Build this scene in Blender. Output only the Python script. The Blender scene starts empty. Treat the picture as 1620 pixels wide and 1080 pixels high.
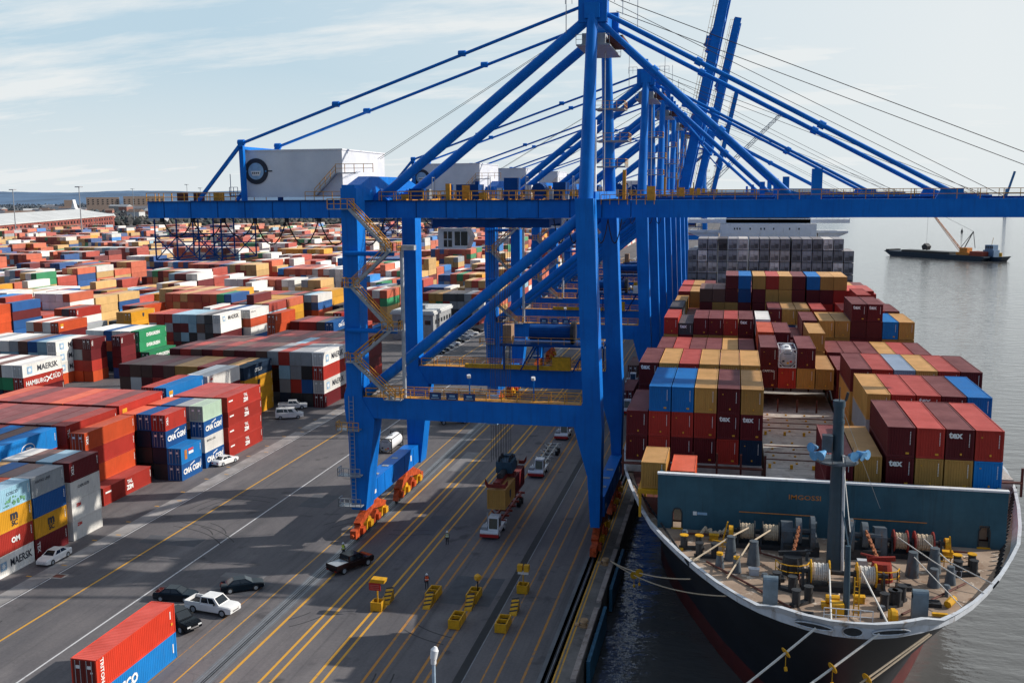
import bpy, bmesh, math, random
from mathutils import Vector, Matrix
random.seed(11)
C = bpy.context.scene.collection
R = math.radians
sc = bpy.context.scene

# ------------------------------------------------------------------ materials
MATS = {}
def nt(name):
    m = bpy.data.materials.new(name); m.use_nodes = True
    t = m.node_tree; b = t.nodes['Principled BSDF']
    MATS[name] = m
    return m, t, b
def N(t, typ, **kw):
    n = t.nodes.new(typ)
    for k, v in kw.items(): setattr(n, k, v)
    return n
def setv(n, **kw):
    for k, v in kw.items(): n.inputs[k].default_value = v
def noise(t, vec, scale, detail=4, rough=.6):
    n = N(t, 'ShaderNodeTexNoise'); n.inputs['Scale'].default_value = scale
    n.inputs['Detail'].default_value = detail; n.inputs['Roughness'].default_value = rough
    if vec: t.links.new(vec, n.inputs['Vector'])
    return n.outputs['Fac']
def mapping(t, out, scale, loc=(0, 0, 0)):
    m = N(t, 'ShaderNodeMapping'); m.inputs['Scale'].default_value = scale; m.inputs['Location'].default_value = loc
    t.links.new(out, m.inputs['Vector']); return m.outputs['Vector']
def ramp(t, fac, p0, p1, c0=(0, 0, 0, 1), c1=(1, 1, 1, 1)):
    r = N(t, 'ShaderNodeValToRGB'); e = r.color_ramp.elements
    e[0].position = p0; e[1].position = p1; e[0].color = c0; e[1].color = c1
    t.links.new(fac, r.inputs['Fac']); return r.outputs['Color']
def mix(t, fac, a, b, mode='MIX'):
    m = N(t, 'ShaderNodeMix', data_type='RGBA', blend_type=mode)
    for i, v in ((0, fac), (6, a), (7, b)):
        if hasattr(v, 'links') or hasattr(v, 'is_linked'): t.links.new(v, m.inputs[i])
        elif i == 0: m.inputs[0].default_value = v
        else: m.inputs[i].default_value = tuple(v) + (1,) if len(v) == 3 else v
    return m.outputs[2]
def math_(t, op, a, b):
    m = N(t, 'ShaderNodeMath', operation=op)
    for i, v in ((0, a), (1, b)):
        if hasattr(v, 'is_linked'): t.links.new(v, m.inputs[i])
        else: m.inputs[i].default_value = v
    return m.outputs[0]
def simple(name, col, rough=.6, metal=0., var=.25, scale=1.2, bump=0., spec=.35, dirt=None):
    m, t, b = nt(name)
    tc = N(t, 'ShaderNodeTexCoord').outputs['Object']
    n1 = noise(t, tc, scale, 6, .65)
    lo = tuple(c * (1 - var) for c in col); hi = tuple(min(1, c * (1 + var)) for c in col)
    c = ramp(t, n1, .3, .7, lo + (1,), hi + (1,))
    if dirt:
        n2 = noise(t, mapping(t, tc, (1, 1, .25)), scale * 1.7, 5, .7)
        c = mix(t, ramp(t, n2, .56, .72), c, dirt)
    t.links.new(c, b.inputs['Base Color'])
    setv(b, Roughness=rough, Metallic=metal); b.inputs['Specular IOR Level'].default_value = spec
    if bump:
        bp = N(t, 'ShaderNodeBump'); bp.inputs['Strength'].default_value = bump; bp.inputs['Distance'].default_value = .05
        t.links.new(noise(t, tc, scale * 9, 3), bp.inputs['Height']); t.links.new(bp.outputs[0], b.inputs['Normal'])
    return m
def container_mat(name, attr):
    m, t, b = nt(name)
    if attr:
        col = N(t, 'ShaderNodeVertexColor', layer_name='Col').outputs['Color']
        pos = N(t, 'ShaderNodeNewGeometry').outputs['Position']
    else:
        oi = N(t, 'ShaderNodeObjectInfo'); col = oi.outputs['Color']
        tc = N(t, 'ShaderNodeTexCoord').outputs['Object']
        va = N(t, 'ShaderNodeVectorMath', operation='ADD'); t.links.new(tc, va.inputs[0]); t.links.new(oi.outputs['Location'], va.inputs[1])
        pos = va.outputs[0]
    geo = N(t, 'ShaderNodeNewGeometry'); sp = N(t, 'ShaderNodeSeparateXYZ'); t.links.new(geo.outputs['True Normal'], sp.inputs[0])
    up = ramp(t, sp.outputs['Z'], .75, .9)
    n1 = noise(t, pos, .35, 5, .6)
    c = mix(t, 1., col, ramp(t, n1, .25, .75, (.86, .86, .86, 1), (1.14, 1.13, 1.12, 1)), 'MULTIPLY')
    st = noise(t, mapping(t, pos, (2.2, 2.2, .22)), 1.5, 4, .7)
    c = mix(t, math_(t, 'MULTIPLY', ramp(t, st, .52, .82), .26), c, (.06, .04, .03))
    rs = noise(t, pos, 2.1, 6, .75)
    c = mix(t, math_(t, 'MULTIPLY', ramp(t, rs, .63, .73), .5), c, (.12, .055, .03))
    sr = N(t, 'ShaderNodeSeparateColor'); t.links.new(c, sr.inputs[0])
    addc = mix(t, ramp(t, sr.outputs[0], .02, .11), (.008, .02, .03), ramp(t, n1, .3, .75, (.06, .036, .034, 1), (.14, .085, .08, 1)))
    faded = mix(t, 1., c, addc, 'ADD')
    c = mix(t, up, c, faded)
    t.links.new(c, b.inputs['Base Color'])
    setv(b, Roughness=.55); b.inputs['Specular IOR Level'].default_value = .25
    return m
CM = container_mat('container_paint', False); CF = container_mat('far_container_paint', True)

def cranemat():
    m, t, b = nt('crane_blue'); pos = N(t, 'ShaderNodeTexCoord').outputs['Object']
    c = ramp(t, noise(t, pos, .3, 5, .6), .3, .7, (.003, .140, .54, 1), (.006, .190, .67, 1))
    st = noise(t, mapping(t, pos, (1.6, 1.6, .12)), 1.3, 4, .65)
    c = mix(t, math_(t, 'MULTIPLY', ramp(t, st, .5, .78), .45), c, (.012, .07, .25))
    c = mix(t, math_(t, 'MULTIPLY', ramp(t, noise(t, pos, 1.4, 6, .75), .66, .74), .6), c, (.10, .055, .04))
    t.links.new(c, b.inputs['Base Color']); setv(b, Roughness=.45); b.inputs['Specular IOR Level'].default_value = .15
    return m
BLUE = cranemat()
BLUE2 = simple('crane_blue_dark', (.002, .055, .22), .5, var=.25, scale=.5, spec=.12)
RAILY = simple('rail_yellow', (.62, .28, .03), .5, var=.3, scale=2)
RAILG = simple('galvanised', (.34, .36, .38), .45, metal=.2, var=.2)
BOGIE = simple('bogie_orange', (.50, .075, .018), .55, var=.55, scale=1.9, dirt=(.07, .03, .02))
WHITE = simple('white_paint', (.72, .73, .75), .5, var=.07, scale=.5, dirt=(.5, .48, .45))
BLACK = simple('black_rubber', (.015, .015, .017), .7, var=.3)
DARK = simple('dark_steel', (.03, .032, .036), .5, var=.35, scale=2)
GLASS = simple('dark_glass', (.012, .018, .025), .08, var=.2, spec=.6)
CABLE = simple('cable_black', (.01, .01, .012), .6, var=.2)
YEL = simple('barrier_yellow', (.66, .34, .012), .55, var=.25, scale=1.5, dirt=(.28, .15, .03))
REDS = simple('sign_red', (.42, .02, .02), .5, var=.2)
HULLM = simple('hull_black', (.010, .013, .020), .45, var=.4, scale=.25)
BOOT = simple('hull_red', (.10, .013, .012), .5, var=.35, scale=.3)
RIM = simple('bulwark_grey', (.50, .53, .57), .5, var=.18, scale=.7, dirt=(.25, .2, .16))
def tealmat():
    m, t, b = nt('ship_teal'); pos = N(t, 'ShaderNodeNewGeometry').outputs['Position']
    c = ramp(t, noise(t, pos, .5, 6, .65), .3, .7, (.030, .086, .120, 1), (.044, .125, .172, 1))
    c = mix(t, math_(t, 'MULTIPLY', ramp(t, noise(t, mapping(t, pos, (3.2, 1, .16)), 1., 5, .7), .56, .74), .5), c, (.03, .05, .06))
    c = mix(t, math_(t, 'MULTIPLY', ramp(t, noise(t, mapping(t, pos, (2.2, 1, .3), (4, 0, 9)), 1.3, 6, .75), .65, .72), .6), c, (.13, .07, .04))
    wv = N(t, 'ShaderNodeTexWave', bands_direction='X'); wv.inputs['Scale'].default_value = .12; t.links.new(pos, wv.inputs['Vector'])
    bp = N(t, 'ShaderNodeBump'); bp.inputs['Strength'].default_value = .5; bp.inputs['Distance'].default_value = .08
    t.links.new(math_(t, 'ADD', ramp(t, wv.outputs['Fac'], .9, 1.), math_(t, 'MULTIPLY', noise(t, pos, .8, 2), .5)), bp.inputs['Height']); t.links.new(bp.outputs[0], b.inputs['Normal'])
    t.links.new(c, b.inputs['Base Color']); setv(b, Roughness=.5); b.inputs['Specular IOR Level'].default_value = .25
    return m
TEAL = tealmat()
STEEL = simple('deck_machinery_grey', (.09, .11, .13), .5, var=.3, scale=1.2, dirt=(.14, .07, .03))
HATCH = simple('hatch_grey', (.44, .41, .38), .65, var=.3, scale=.6, dirt=(.16, .07, .03))
RUST = simple('rusty_red', (.10, .03, .022), .7, var=.4, scale=1.1)
ROPE = simple('rope_tan', (.52, .42, .30), .9, var=.2, scale=6)
ROPEW = simple('rope_white', (.62, .60, .56), .9, var=.15, scale=6)
CHAIN = simple('chain_rust', (.34, .12, .05), .6, var=.5, scale=4)
VEST_O = simple('vest_orange', (.75, .10, .03), .8)
VEST_Y = simple('vest_yellow', (.62, .70, .06), .8)
CLOTH = simple('dark_cloth', (.02, .022, .03), .9)
SKIN = simple('skin', (.32, .17, .11), .6)
BRICK = simple('brick', (.26, .075, .06), .8, var=.2, scale=.15)
ROOFW = simple('roof_white', (.55, .56, .56), .7, var=.12, scale=.05)
CONC = simple('concrete', (.27, .255, .24), .85, var=.25, scale=.35, bump=.2)
LBLUE = simple('pale_blue', (.28, .45, .62), .5)
HORN = simple('horn_blue', (.10, .30, .55), .4)
LOGOW = simple('lettering_white', (.80, .80, .78), .6, var=.05)
LOGOB = simple('lettering_dark', (.03, .035, .05), .6, var=.1)
LOGOO = simple('lettering_orange', (.55, .20, .04), .6, var=.3)
LOGOR = simple('lettering_red', (.6, .04, .03), .6)
PLATE = simple('plate_yellow', (.70, .36, .03), .5)
def paint(name, c, rough=.14): return simple(name, c, rough, var=.06, spec=.22)
CARW = paint('car_white', (.78, .78, .77)); CARK = paint('car_black', (.005, .007, .010)); CARN = paint('car_navy', (.004, .010, .018))
CARR = paint('car_dark_red', (.016, .008, .009)); CARS = paint('car_silver', (.3, .33, .36)); LAMPR = paint('tail_red', (.4, .02, .01)); LAMPW = paint('lamp_clear', (.7, .72, .72), .15)
CARCH = simple('chrome', (.55, .55, .55), .25, metal=.8)

def asphalt():
    m, t, b = nt('asphalt')
    pos = N(t, 'ShaderNodeNewGeometry').outputs['Position']
    big = noise(t, mapping(t, pos, (1, .45, 1)), .05, 5, .6)
    c = ramp(t, big, .32, .68, (.108, .105, .112, 1), (.178, .164, .166, 1))
    mid = noise(t, mapping(t, pos, (1, .35, 1), (7, 3, 0)), .35, 6, .7)
    c = mix(t, 1., c, ramp(t, mid, .3, .75, (.78, .78, .8, 1), (1.15, 1.13, 1.1, 1)), 'MULTIPLY')
    # tyre tracks along the quay and oil stains
    tr = noise(t, mapping(t, pos, (1.1, .012, 1)), 1., 5, .75)
    c = mix(t, math_(t, 'MULTIPLY', ramp(t, tr, .52, .70), .5), c, (.05, .05, .055))
    st = noise(t, pos, .22, 3, .5)
    c = mix(t, math_(t, 'MULTIPLY', ramp(t, st, .63, .70), .6), c, (.045, .044, .048))
    vo = N(t, 'ShaderNodeTexVoronoi', feature='DISTANCE_TO_EDGE'); vo.inputs['Scale'].default_value = .085
    wob = N(t, 'ShaderNodeVectorMath', operation='ADD'); t.links.new(pos, wob.inputs[0]); nv = N(t, 'ShaderNodeTexNoise'); nv.inputs['Scale'].default_value = .5; t.links.new(pos, nv.inputs['Vector']); sc3 = N(t, 'ShaderNodeVectorMath', operation='SCALE'); sc3.inputs['Scale'].default_value = 3.; t.links.new(nv.outputs['Color'], sc3.inputs[0]); t.links.new(sc3.outputs[0], wob.inputs[1]); t.links.new(wob.outputs[0], vo.inputs['Vector'])
    c = mix(t, math_(t, 'MULTIPLY', math_(t, 'MULTIPLY', ramp(t, vo.outputs['Distance'], .002, .007, (1, 1, 1, 1), (0, 0, 0, 1)), ramp(t, big, .5, .6)), .32), c, (.04, .04, .043))
    lt = noise(t, mapping(t, pos, (1, .5, 1), (31, 17, 0)), .12, 4, .6)
    c = mix(t, math_(t, 'MULTIPLY', ramp(t, lt, .58, .75), .4), c, (.28, .26, .255))
    fine = noise(t, pos, 3.2, 5, .85)
    c = mix(t, 1., c, ramp(t, fine, .25, .75, (.76, .76, .78, 1), (1.2, 1.2, 1.2, 1)), 'MULTIPLY')
    # far yard ground is paler
    t.links.new(c, b.inputs['Base Color']); setv(b, Roughness=.82); b.inputs['Specular IOR Level'].default_value = .3
    bp = N(t, 'ShaderNodeBump'); bp.inputs['Strength'].default_value = .35; bp.inputs['Distance'].default_value = .03
    t.links.new(noise(t, pos, 9, 3), bp.inputs['Height']); t.links.new(bp.outputs[0], b.inputs['Normal'])
    return m
ASPH = asphalt()
def worn(name, col, amount):
    m, t, b = nt(name)
    pos = N(t, 'ShaderNodeNewGeometry').outputs['Position']
    n = noise(t, mapping(t, pos, (1, .6, 1)), 2.6, 6, .8); n2 = noise(t, pos, .11, 3)
    f = math_(t, 'ADD', n, math_(t, 'MULTIPLY', n2, .5))
    c = mix(t, ramp(t, f, amount, amount + .16), col, (.15, .14, .14))
    t.links.new(c, b.inputs['Base Color']); setv(b, Roughness=.75)
    return m
LINEY = worn('line_yellow', (.66, .33, .03), .80); LINEO = worn('line_old_orange', (.46, .20, .03), .73); LINEW = worn('line_white', (.6, .6, .61), .78)
PATCH = simple('asphalt_patch', (.082, .086, .098), .8, var=.2, scale=.6)
def watermat():
    m, t, b = nt('water')
    pos = N(t, 'ShaderNodeNewGeometry').outputs['Position']
    n0 = noise(t, pos, .012, 3)
    c = ramp(t, n0, .35, .7, (.075, .076, .076, 1), (.11, .108, .104, 1))
    t.links.new(c, b.inputs['Base Color']); setv(b, Roughness=.06, IOR=1.55); b.inputs['Specular IOR Level'].default_value = .5
    h = math_(t, 'ADD', math_(t, 'MULTIPLY', noise(t, mapping(t, pos, (.55, 1.25, 1)), .28, 4, .5), 1.3), math_(t, 'MULTIPLY', noise(t, mapping(t, pos, (1, 1.6, 1), (5, 0, 0)), 1.1, 3, .5), .22))
    bp = N(t, 'ShaderNodeBump'); bp.inputs['Strength'].default_value = .24; bp.inputs['Distance'].default_value = 1.0
    t.links.new(h, bp.inputs['Height']); t.links.new(bp.outputs[0], b.inputs['Normal'])
    return m
WATER = watermat()
def deckmat():
    m, t, b = nt('ship_deck')
    pos = N(t, 'ShaderNodeNewGeometry').outputs['Position']
    c = ramp(t, noise(t, pos, .22, 5, .65), .3, .7, (.19, .13, .092, 1), (.41, .305, .225, 1))
    c = mix(t, ramp(t, noise(t, pos, .75, 6, .75), .57, .62), c, (.55, .48, .40))
    c = mix(t, math_(t, 'MULTIPLY', ramp(t, noise(t, mapping(t, pos, (1, 1, 1), (9, 4, 0)), .5, 6, .7), .58, .68), .7), c, (.16, .065, .025))
    t.links.new(c, b.inputs['Base Color']); setv(b, Roughness=.8)
    return m
DECK = deckmat()
def housemat():
    m, t, b = nt('house_white')
    pos = N(t, 'ShaderNodeNewGeometry').outputs['Position']
    w = N(t, 'ShaderNodeTexWave', wave_type='BANDS', bands_direction='X'); w.inputs['Scale'].default_value = 1.1; w.inputs['Distortion'].default_value = 0
    t.links.new(pos, w.inputs['Vector'])
    c = ramp(t, noise(t, pos, .3, 4), .3, .7, (.60, .62, .66, 1), (.74, .75, .77, 1))
    t.links.new(c, b.inputs['Base Color']); setv(b, Roughness=.5)
    bp = N(t, 'ShaderNodeBump'); bp.inputs['Strength'].default_value = .12; bp.inputs['Distance'].default_value = .05
    t.links.new(w.outputs['Fac'], bp.inputs['Height']); t.links.new(bp.outputs[0], b.inputs['Normal'])
    return m
HOUSE = housemat()

# ------------------------------------------------------------------ mesh helpers
class MB:
    def __init__(s): s.v = []; s.f = []; s.mi = []; s.mats = []; s.cur = 0
    def m(s, mat):
        if mat not in s.mats: s.mats.append(mat)
        s.cur = s.mats.index(mat); return s
    def add(s, vs, fs):
        o = len(s.v); s.v += [tuple(p) for p in vs]
        for f in fs: s.f.append([i + o for i in f]); s.mi.append(s.cur)
        return s
    def box(s, x0, x1, y0, y1, z0, z1):
        return s.add([(x0, y0, z0), (x1, y0, z0), (x1, y1, z0), (x0, y1, z0), (x0, y0, z1), (x1, y0, z1), (x1, y1, z1), (x0, y1, z1)],
                     [(0, 3, 2, 1), (4, 5, 6, 7), (0, 1, 5, 4), (1, 2, 6, 5), (2, 3, 7, 6), (3, 0, 4, 7)])
    def bar(s, p, q, w, h=None, up=(0, 0, 1)):
        h = h or w; p = Vector(p); q = Vector(q); d = (q - p).normalized(); u = Vector(up)
        if abs(d.dot(u)) > .98: u = Vector((0, 1, 0))
        a = d.cross(u).normalized() * (w / 2); c = a.cross(d).normalized() * (h / 2)
        vs = [p - a - c, p + a - c, p + a + c, p - a + c, q - a - c, q + a - c, q + a + c, q - a + c]
        return s.add(vs, [(0, 3, 2, 1), (4, 5, 6, 7), (0, 1, 5, 4), (1, 2, 6, 5), (2, 3, 7, 6), (3, 0, 4, 7)])
    def tube(s, p, q, r, n=8, r2=None, caps=True):
        r2 = r if r2 is None else r2; p = Vector(p); q = Vector(q); d = (q - p).normalized()
        u = Vector((0, 0, 1)) if abs(d.z) < .95 else Vector((1, 0, 0))
        a = d.cross(u).normalized(); c = a.cross(d).normalized()
        vs = [p + (a * math.cos(2 * math.pi * i / n) + c * math.sin(2 * math.pi * i / n)) * r for i in range(n)]
        vs += [q + (a * math.cos(2 * math.pi * i / n) + c * math.sin(2 * math.pi * i / n)) * r2 for i in range(n)]
        fs = [(i, (i + 1) % n, n + (i + 1) % n, n + i) for i in range(n)]
        if caps: fs += [tuple(range(n))[::-1], tuple(range(n, 2 * n))]
        return s.add(vs, fs)
    def path(s, pts, r, n=6):
        for a, b in zip(pts[:-1], pts[1:]): s.tube(a, b, r, n, caps=False)
        return s
    def prism(s, poly, ax, a, b):           # polygon in the plane normal to ax, extruded from a to b
        def P(u, v, w): return {'x': (w, u, v), 'y': (u, w, v), 'z': (u, v, w)}[ax]
        n = len(poly); vs = [P(u, v, a) for u, v in poly] + [P(u, v, b) for u, v in poly]
        return s.add(vs, [tuple(range(n))[::-1], tuple(range(n, 2 * n))] + [(i, (i + 1) % n, n + (i + 1) % n, n + i) for i in range(n)])
    def loft(s, rings, close=True):
        n = len(rings[0]); vs = [p for r in rings for p in r]; fs = []
        for k in range(len(rings) - 1):
            for i in range(n):
                j = (i + 1) % n; fs.append((k * n + i, k * n + j, (k + 1) * n + j, (k + 1) * n + i))
        fs += [tuple(range(n))[::-1], tuple((len(rings) - 1) * n + i for i in range(n))]
        return s.add(vs, fs)
    def ico(s, c, r, rz=None, jit=.25):
        rz = rz or r; vs = []
        t = .894; z = .447
        pts = [(0, 0, 1)] + [(t * math.cos(i * 1.2566), t * math.sin(i * 1.2566), z) for i in range(5)] + [(t * math.cos(i * 1.2566 + .628), t * math.sin(i * 1.2566 + .628), -z) for i in range(5)] + [(0, 0, -1)]
        for p in pts:
            k = 1 + random.uniform(-jit, jit); vs.append((c[0] + p[0] * r * k, c[1] + p[1] * r * k, c[2] + p[2] * rz * k))
        fs = [(0, 1 + i, 1 + (i + 1) % 5) for i in range(5)] + [(1 + i, 6 + i, 1 + (i + 1) % 5) for i in range(5)] + [(1 + (i + 1) % 5, 6 + i, 6 + (i + 1) % 5) for i in range(5)] + [(11, 6 + (i + 1) % 5, 6 + i) for i in range(5)]
        return s.add(vs, fs)
    def rail(s, a, b, h=1.1, step=2., t=.075):
        a = Vector(a); b = Vector(b); L = (b - a).length; n = max(1, round(L / step)); up = Vector((0, 0, h))
        s.bar(a + up, b + up, t); s.bar(a + up * .5, b + up * .5, t * .8)
        for i in range(n + 1):
            p = a.lerp(b, i / n); s.bar(p, p + up, t)
        return s
    def mesh(s, name, mat=None):
        me = bpy.data.meshes.new(name); me.from_pydata(s.v, [], s.f)
        mats = s.mats or [mat]
        for mm in mats: me.materials.append(mm)
        if s.mats: me.polygons.foreach_set('material_index', s.mi)
        bm = bmesh.new(); bm.from_mesh(me); bmesh.ops.recalc_face_normals(bm, faces=bm.faces); bm.to_mesh(me); bm.free()
        return me
    def obj(s, name, mat=None, parent=None, smooth=False, loc=None):
        me = s.mesh(name, mat)
        if smooth: me.polygons.foreach_set('use_smooth', [True] * len(me.polygons)); me.set_sharp_from_angle(angle=R(40))
        return link(name, me, parent, loc)
def link(name, data, parent=None, loc=None):
    o = bpy.data.objects.new(name, data); C.objects.link(o)
    if parent: o.parent = parent
    if loc: o.location = loc
    return o
def tag(o, label, cat, group=None, kind=None):
    o['label'] = label; o['category'] = cat
    if group: o['group'] = group
    if kind: o['kind'] = kind
    return o
def thing(name, label, cat, loc=(0, 0, 0), rz=0, group=None):
    o = link(name, None, None, loc); o.rotation_euler = (0, 0, rz); o.empty_display_size = .5
    return tag(o, label, cat, group)
def struct(o): o['kind'] = 'structure'; return o
TXT = {}
def textmesh(s, size, mat, align='CENTER', bold=.0, cond=1.0):
    k = (s, size, mat.name, align, cond)
    if k in TXT: return TXT[k]
    cu = bpy.data.curves.new('t', 'FONT'); cu.body = s; cu.size = size; cu.align_x = align; cu.align_y = 'CENTER'; cu.resolution_u = 2
    cu.offset = bold * size; cu.space_line = .8
    o = bpy.data.objects.new('t', cu); C.objects.link(o)
    dg = bpy.context.evaluated_depsgraph_get(); me = bpy.data.meshes.new_from_object(o.evaluated_get(dg))
    bpy.data.objects.remove(o); bpy.data.curves.remove(cu)
    me.materials.clear(); me.materials.append(mat)
    for v in me.vertices: v.co.x *= cond
    TXT[k] = me; return me
XF = (R(90), 0, R(90)); YF = (R(90), 0, 0)      # reading on a +X face, on a -Y face
def dup(o, parent=None):
    c = o.copy(); C.objects.link(c)
    if parent: c.parent = parent
    for ch in list(o.children): dup(ch, c)
    return c

# ------------------------------------------------------------------ ground, quay, water
struct(MB().add([(-12000, -80, 0), (-13.6, -80, 0), (-13.6, 1500, 0), (-12000, 1500, 0)], [(0, 1, 2, 3)]).obj('asphalt_yard', ASPH))
LANDM = simple('far_land', (.10, .105, .10), .9, var=.3, scale=.004)
struct(MB().add([(-30000, 1500, 0), (-200, 1500, 0), (-350, 3000, 0), (-900, 9000, 0), (-2000, 30000, 0), (-30000, 30000, 0)], [(0, 1, 2, 3, 4, 5)]).obj('far_ground', LANDM))
struct(MB().add([(-13.0, -400, -3), (9000, -400, -3), (40000, 60000, -3), (-9000, 60000, -3), (-300, 1500.5, -3), (-13, 1500.5, -3)], [(0, 1, 2, 3, 4, 5)]).obj('river_water', WATER))
q = MB(); q.box(-16.2, -13.0, -80, 1500, -6, .004); struct(q.obj('quay_wall', simple('quay_concrete', (.17, .155, .145), .85, var=.35, scale=.4, dirt=(.07, .06, .055))))
q = MB()
for y in range(-60, 1480, 18):
    if y == 12: continue
    q.box(-13.55, -13.02, y + .9, y + 17.1, .004, .32)
struct(q.obj('quay_kerb', simple('kerb_concrete', (.36, .30, .27), .8, var=.35, scale=.6, dirt=(.12, .08, .06))))
# trench and rails
def strip(name, mat, segs, z):
    b = MB()
    for x0, x1, y0, y1 in segs: b.add([(x0, y0, z), (x1, y0, z), (x1, y1, z), (x0, y1, z)], [(0, 1, 2, 3)])
    return struct(b.obj(name, mat))
RAILC = simple('rail_concrete', (.15, .157, .17), .8, var=.22, scale=.4); SLOT = simple('rail_slot', (.02, .021, .024), .6)
strip('rail_bed', RAILC, [(-47.55, -45.75, -80, 1400), (-16.6, -15.2, -80, 1400)], .004)
strip('rail_slot', SLOT, [(-46.82, -46.45, -80, 1400), (-15.86, -15.5, -80, 1400), (-24.15, -23.35, -80, 1400)], .008)
strip('rail_edge', simple('rail_steel', (.24, .25, .27), .4, metal=.5), [(-47.3, -47.18, -80, 1400), (-46.98, -46.88, -80, 1400), (-46.1, -46.0, -80, 1400), (-23.30, -23.2, -80, 1400), (-46.68, -46.6, -80, 1400), (-15.72, -15.64, -80, 1400)], .012)
strip('yard_gutter', simple('gutter_concrete', (.29, .275, .27), .85, var=.35, scale=.3), [(-79.6, -77.4, 60, 170), (-79.6, -77.2, 172, 420)], .004)
strip('white_line', LINEW, [(-63.55, -63.35, -80, 700)], .004)
strip('edge_line', LINEW, [(-77.2, -77.05, -80, 420)], .006)
strip('yellow_lane_lines', LINEY, [(-45.1, -44.8, -80, 600), (-41.68, -41.4, -80, 600), (-40.62, -40.34, -80, 600), (-36.98, -36.7, -80, 600), (-35.98, -35.72, -80, 600), (-71.3, -71.05, -80, 700), (-49.3, -49.15, -80, 600), (-15.22, -15.06, -80, 800), (-14.86, -14.7, -80, 800)], .0045)
strip('old_lane_lines', LINEO, [(-32.4, -32.12, -80, 600), (-31.12, -30.86, -80, 600), (-27.74, -27.46, -80, 600), (-26.74, -26.46, -80, 600), (-21.66, -21.5, -80, 600), (-20.4, -20.2, 60, 600), (-18.02, -17.78, -80, 600), (-51.6, -51.5, 60, 100)], .004)
strip('bay_marks', LINEY, [(-80.4, -79.7, y, y + .25) for y in (97, 104, 109.5, 117, 124, 131, 138, 145, 152, 159, 166, 173, 180, 190, 200, 210)] + [(-78.6, -77.9, y, y + .22) for y in (101, 112, 127, 141, 155, 170, 185)], .0085)
strip('asphalt_patches', PATCH, [(-30.5, -24.8, 99.5, 107.5), (-27.5, -24.8, 68, 77), (-60, -56, 128, 134), (-39.8, -37.4, 120, 128), (-57, -51, 97, 101), (-74, -66, 110, 113)], .0035)
strip('asphalt_repairs', simple('asphalt_light', (.20, .19, .19), .8, var=.2, scale=.5), [(-60, -54, 92, 94.6), (-57.8, -52.5, 101.5, 103), (-44, -41, 150, 162)], .0036)
g = thing('drain_grate', 'rusty drain grate in a pale frame beside the white sedan', 'drain', (-76.6, 97.9, 0))
MB().box(-.9, .9, -.75, .75, .002, .012).obj('frame', CONC, g); MB().box(-.62, .62, -.45, .45, .013, .02).obj('grate', RUST, g)
sk_ = simple('tyre_rubber', (.045, .045, .048), .85, var=.3, scale=1.5)
b = MB(); rnd = random.Random(9)
for k in range(16):
    x, y = rnd.uniform(-76, -20), rnd.uniform(66, 150); r0 = rnd.uniform(6, 16); a0 = rnd.uniform(0, 6.28); n = 14; da = rnd.uniform(.03, .07)
    for off in (0, 1.7):
        for j in range(n):
            pts = []
            for rr, aa in ((r0 + off, a0 + j * da), (r0 + off + .16, a0 + j * da), (r0 + off + .16, a0 + (j + 1) * da), (r0 + off, a0 + (j + 1) * da)): pts.append((x + rr * math.cos(aa), y + rr * math.sin(aa), .0038 + k * .00004))
            b.add(pts, [(0, 1, 2, 3)])
struct(b.obj('tyre_marks', sk_))
# far bank beyond the river
struct(MB().add([(1500, 9000, -2), (14000, 9000, -2), (20000, 12000, -2), (3000, 12000, -2)], [(0, 1, 2, 3)]).obj('far_bank', simple('far_bank', (.16, .22, .30), .9)))  # pale blue base colour stands in for distance haze
hb = MB(); hm = simple('hill_trees', (.085, .15, .25), .95, var=.35, scale=.003)  # blue of distant haze is painted into the tree colour
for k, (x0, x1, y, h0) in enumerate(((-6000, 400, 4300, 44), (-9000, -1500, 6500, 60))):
    n = 130; tops = []
    for i in range(n + 1):
        x = x0 + (x1 - x0) * i / n
        tops.append((x, h0 + 5 * math.sin(i * .31 + k) + random.uniform(-1.6, 1.6)))
    for i in range(n):
        a, b_ = tops[i], tops[i + 1]
        hb.add([(a[0], y - 900, 0), (b_[0], y - 900, 0), (b_[0], y, b_[1]), (a[0], y, a[1]), (b_[0], y + 900, 0), (a[0], y + 900, 0)], [(0, 1, 2, 3), (3, 2, 4, 5)])
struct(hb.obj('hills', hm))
fb = MB()
for i in range(60):
    x = 3300 + i * 150; fb.box(x, x + 150, 9300, 9600, -2, 8 + random.uniform(0, 9))
struct(fb.obj('far_bank_trees', simple('far_bank_trees', (.20, .28, .38), .9)))  # haze painted in: trees coloured pale blue for their distance

# ------------------------------------------------------------------ containers
COL = {'M': (.125, .012, .016), 'R': (.40, .035, .024), 'O': (.60, .085, .025), 'U': (.006, .14, .42), 'P': (.24, .36, .48), 'W': (.76, .75, .71), 'G': (.33, .36, .38), 'Y': (.62, .30, .02), 'T': (.50, .27, .07),
       'B': (.012, .085, .27), 'N': (.010, .028, .06), 'C': (.27, .47, .58), 'E': (.03, .26, .11), 'K': (.03, .032, .036), 'L': (.13, .065, .05), 'S': (.48, .64, .50), 'D': (.01, .20, .55), 'X': (.075, .08, .085)}
CNAME = {'M': 'maroon', 'R': 'red', 'O': 'orange red', 'W': 'white', 'U': 'blue', 'P': 'pale grey blue', 'G': 'grey', 'Y': 'yellow', 'T': 'tan yellow', 'B': 'blue', 'N': 'navy', 'C': 'pale blue', 'E': 'green', 'K': 'black', 'L': 'brown', 'S': 'mint green', 'D': 'bright blue', 'X': 'dark grey'}
ALL = []
def rc(far=False):
    return random.choice('RRRRRROOOOOOMMTTTTTYWWWWWGBBDEC' if far else 'RRROOMMMTYWWGGBBNEXL')
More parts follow.
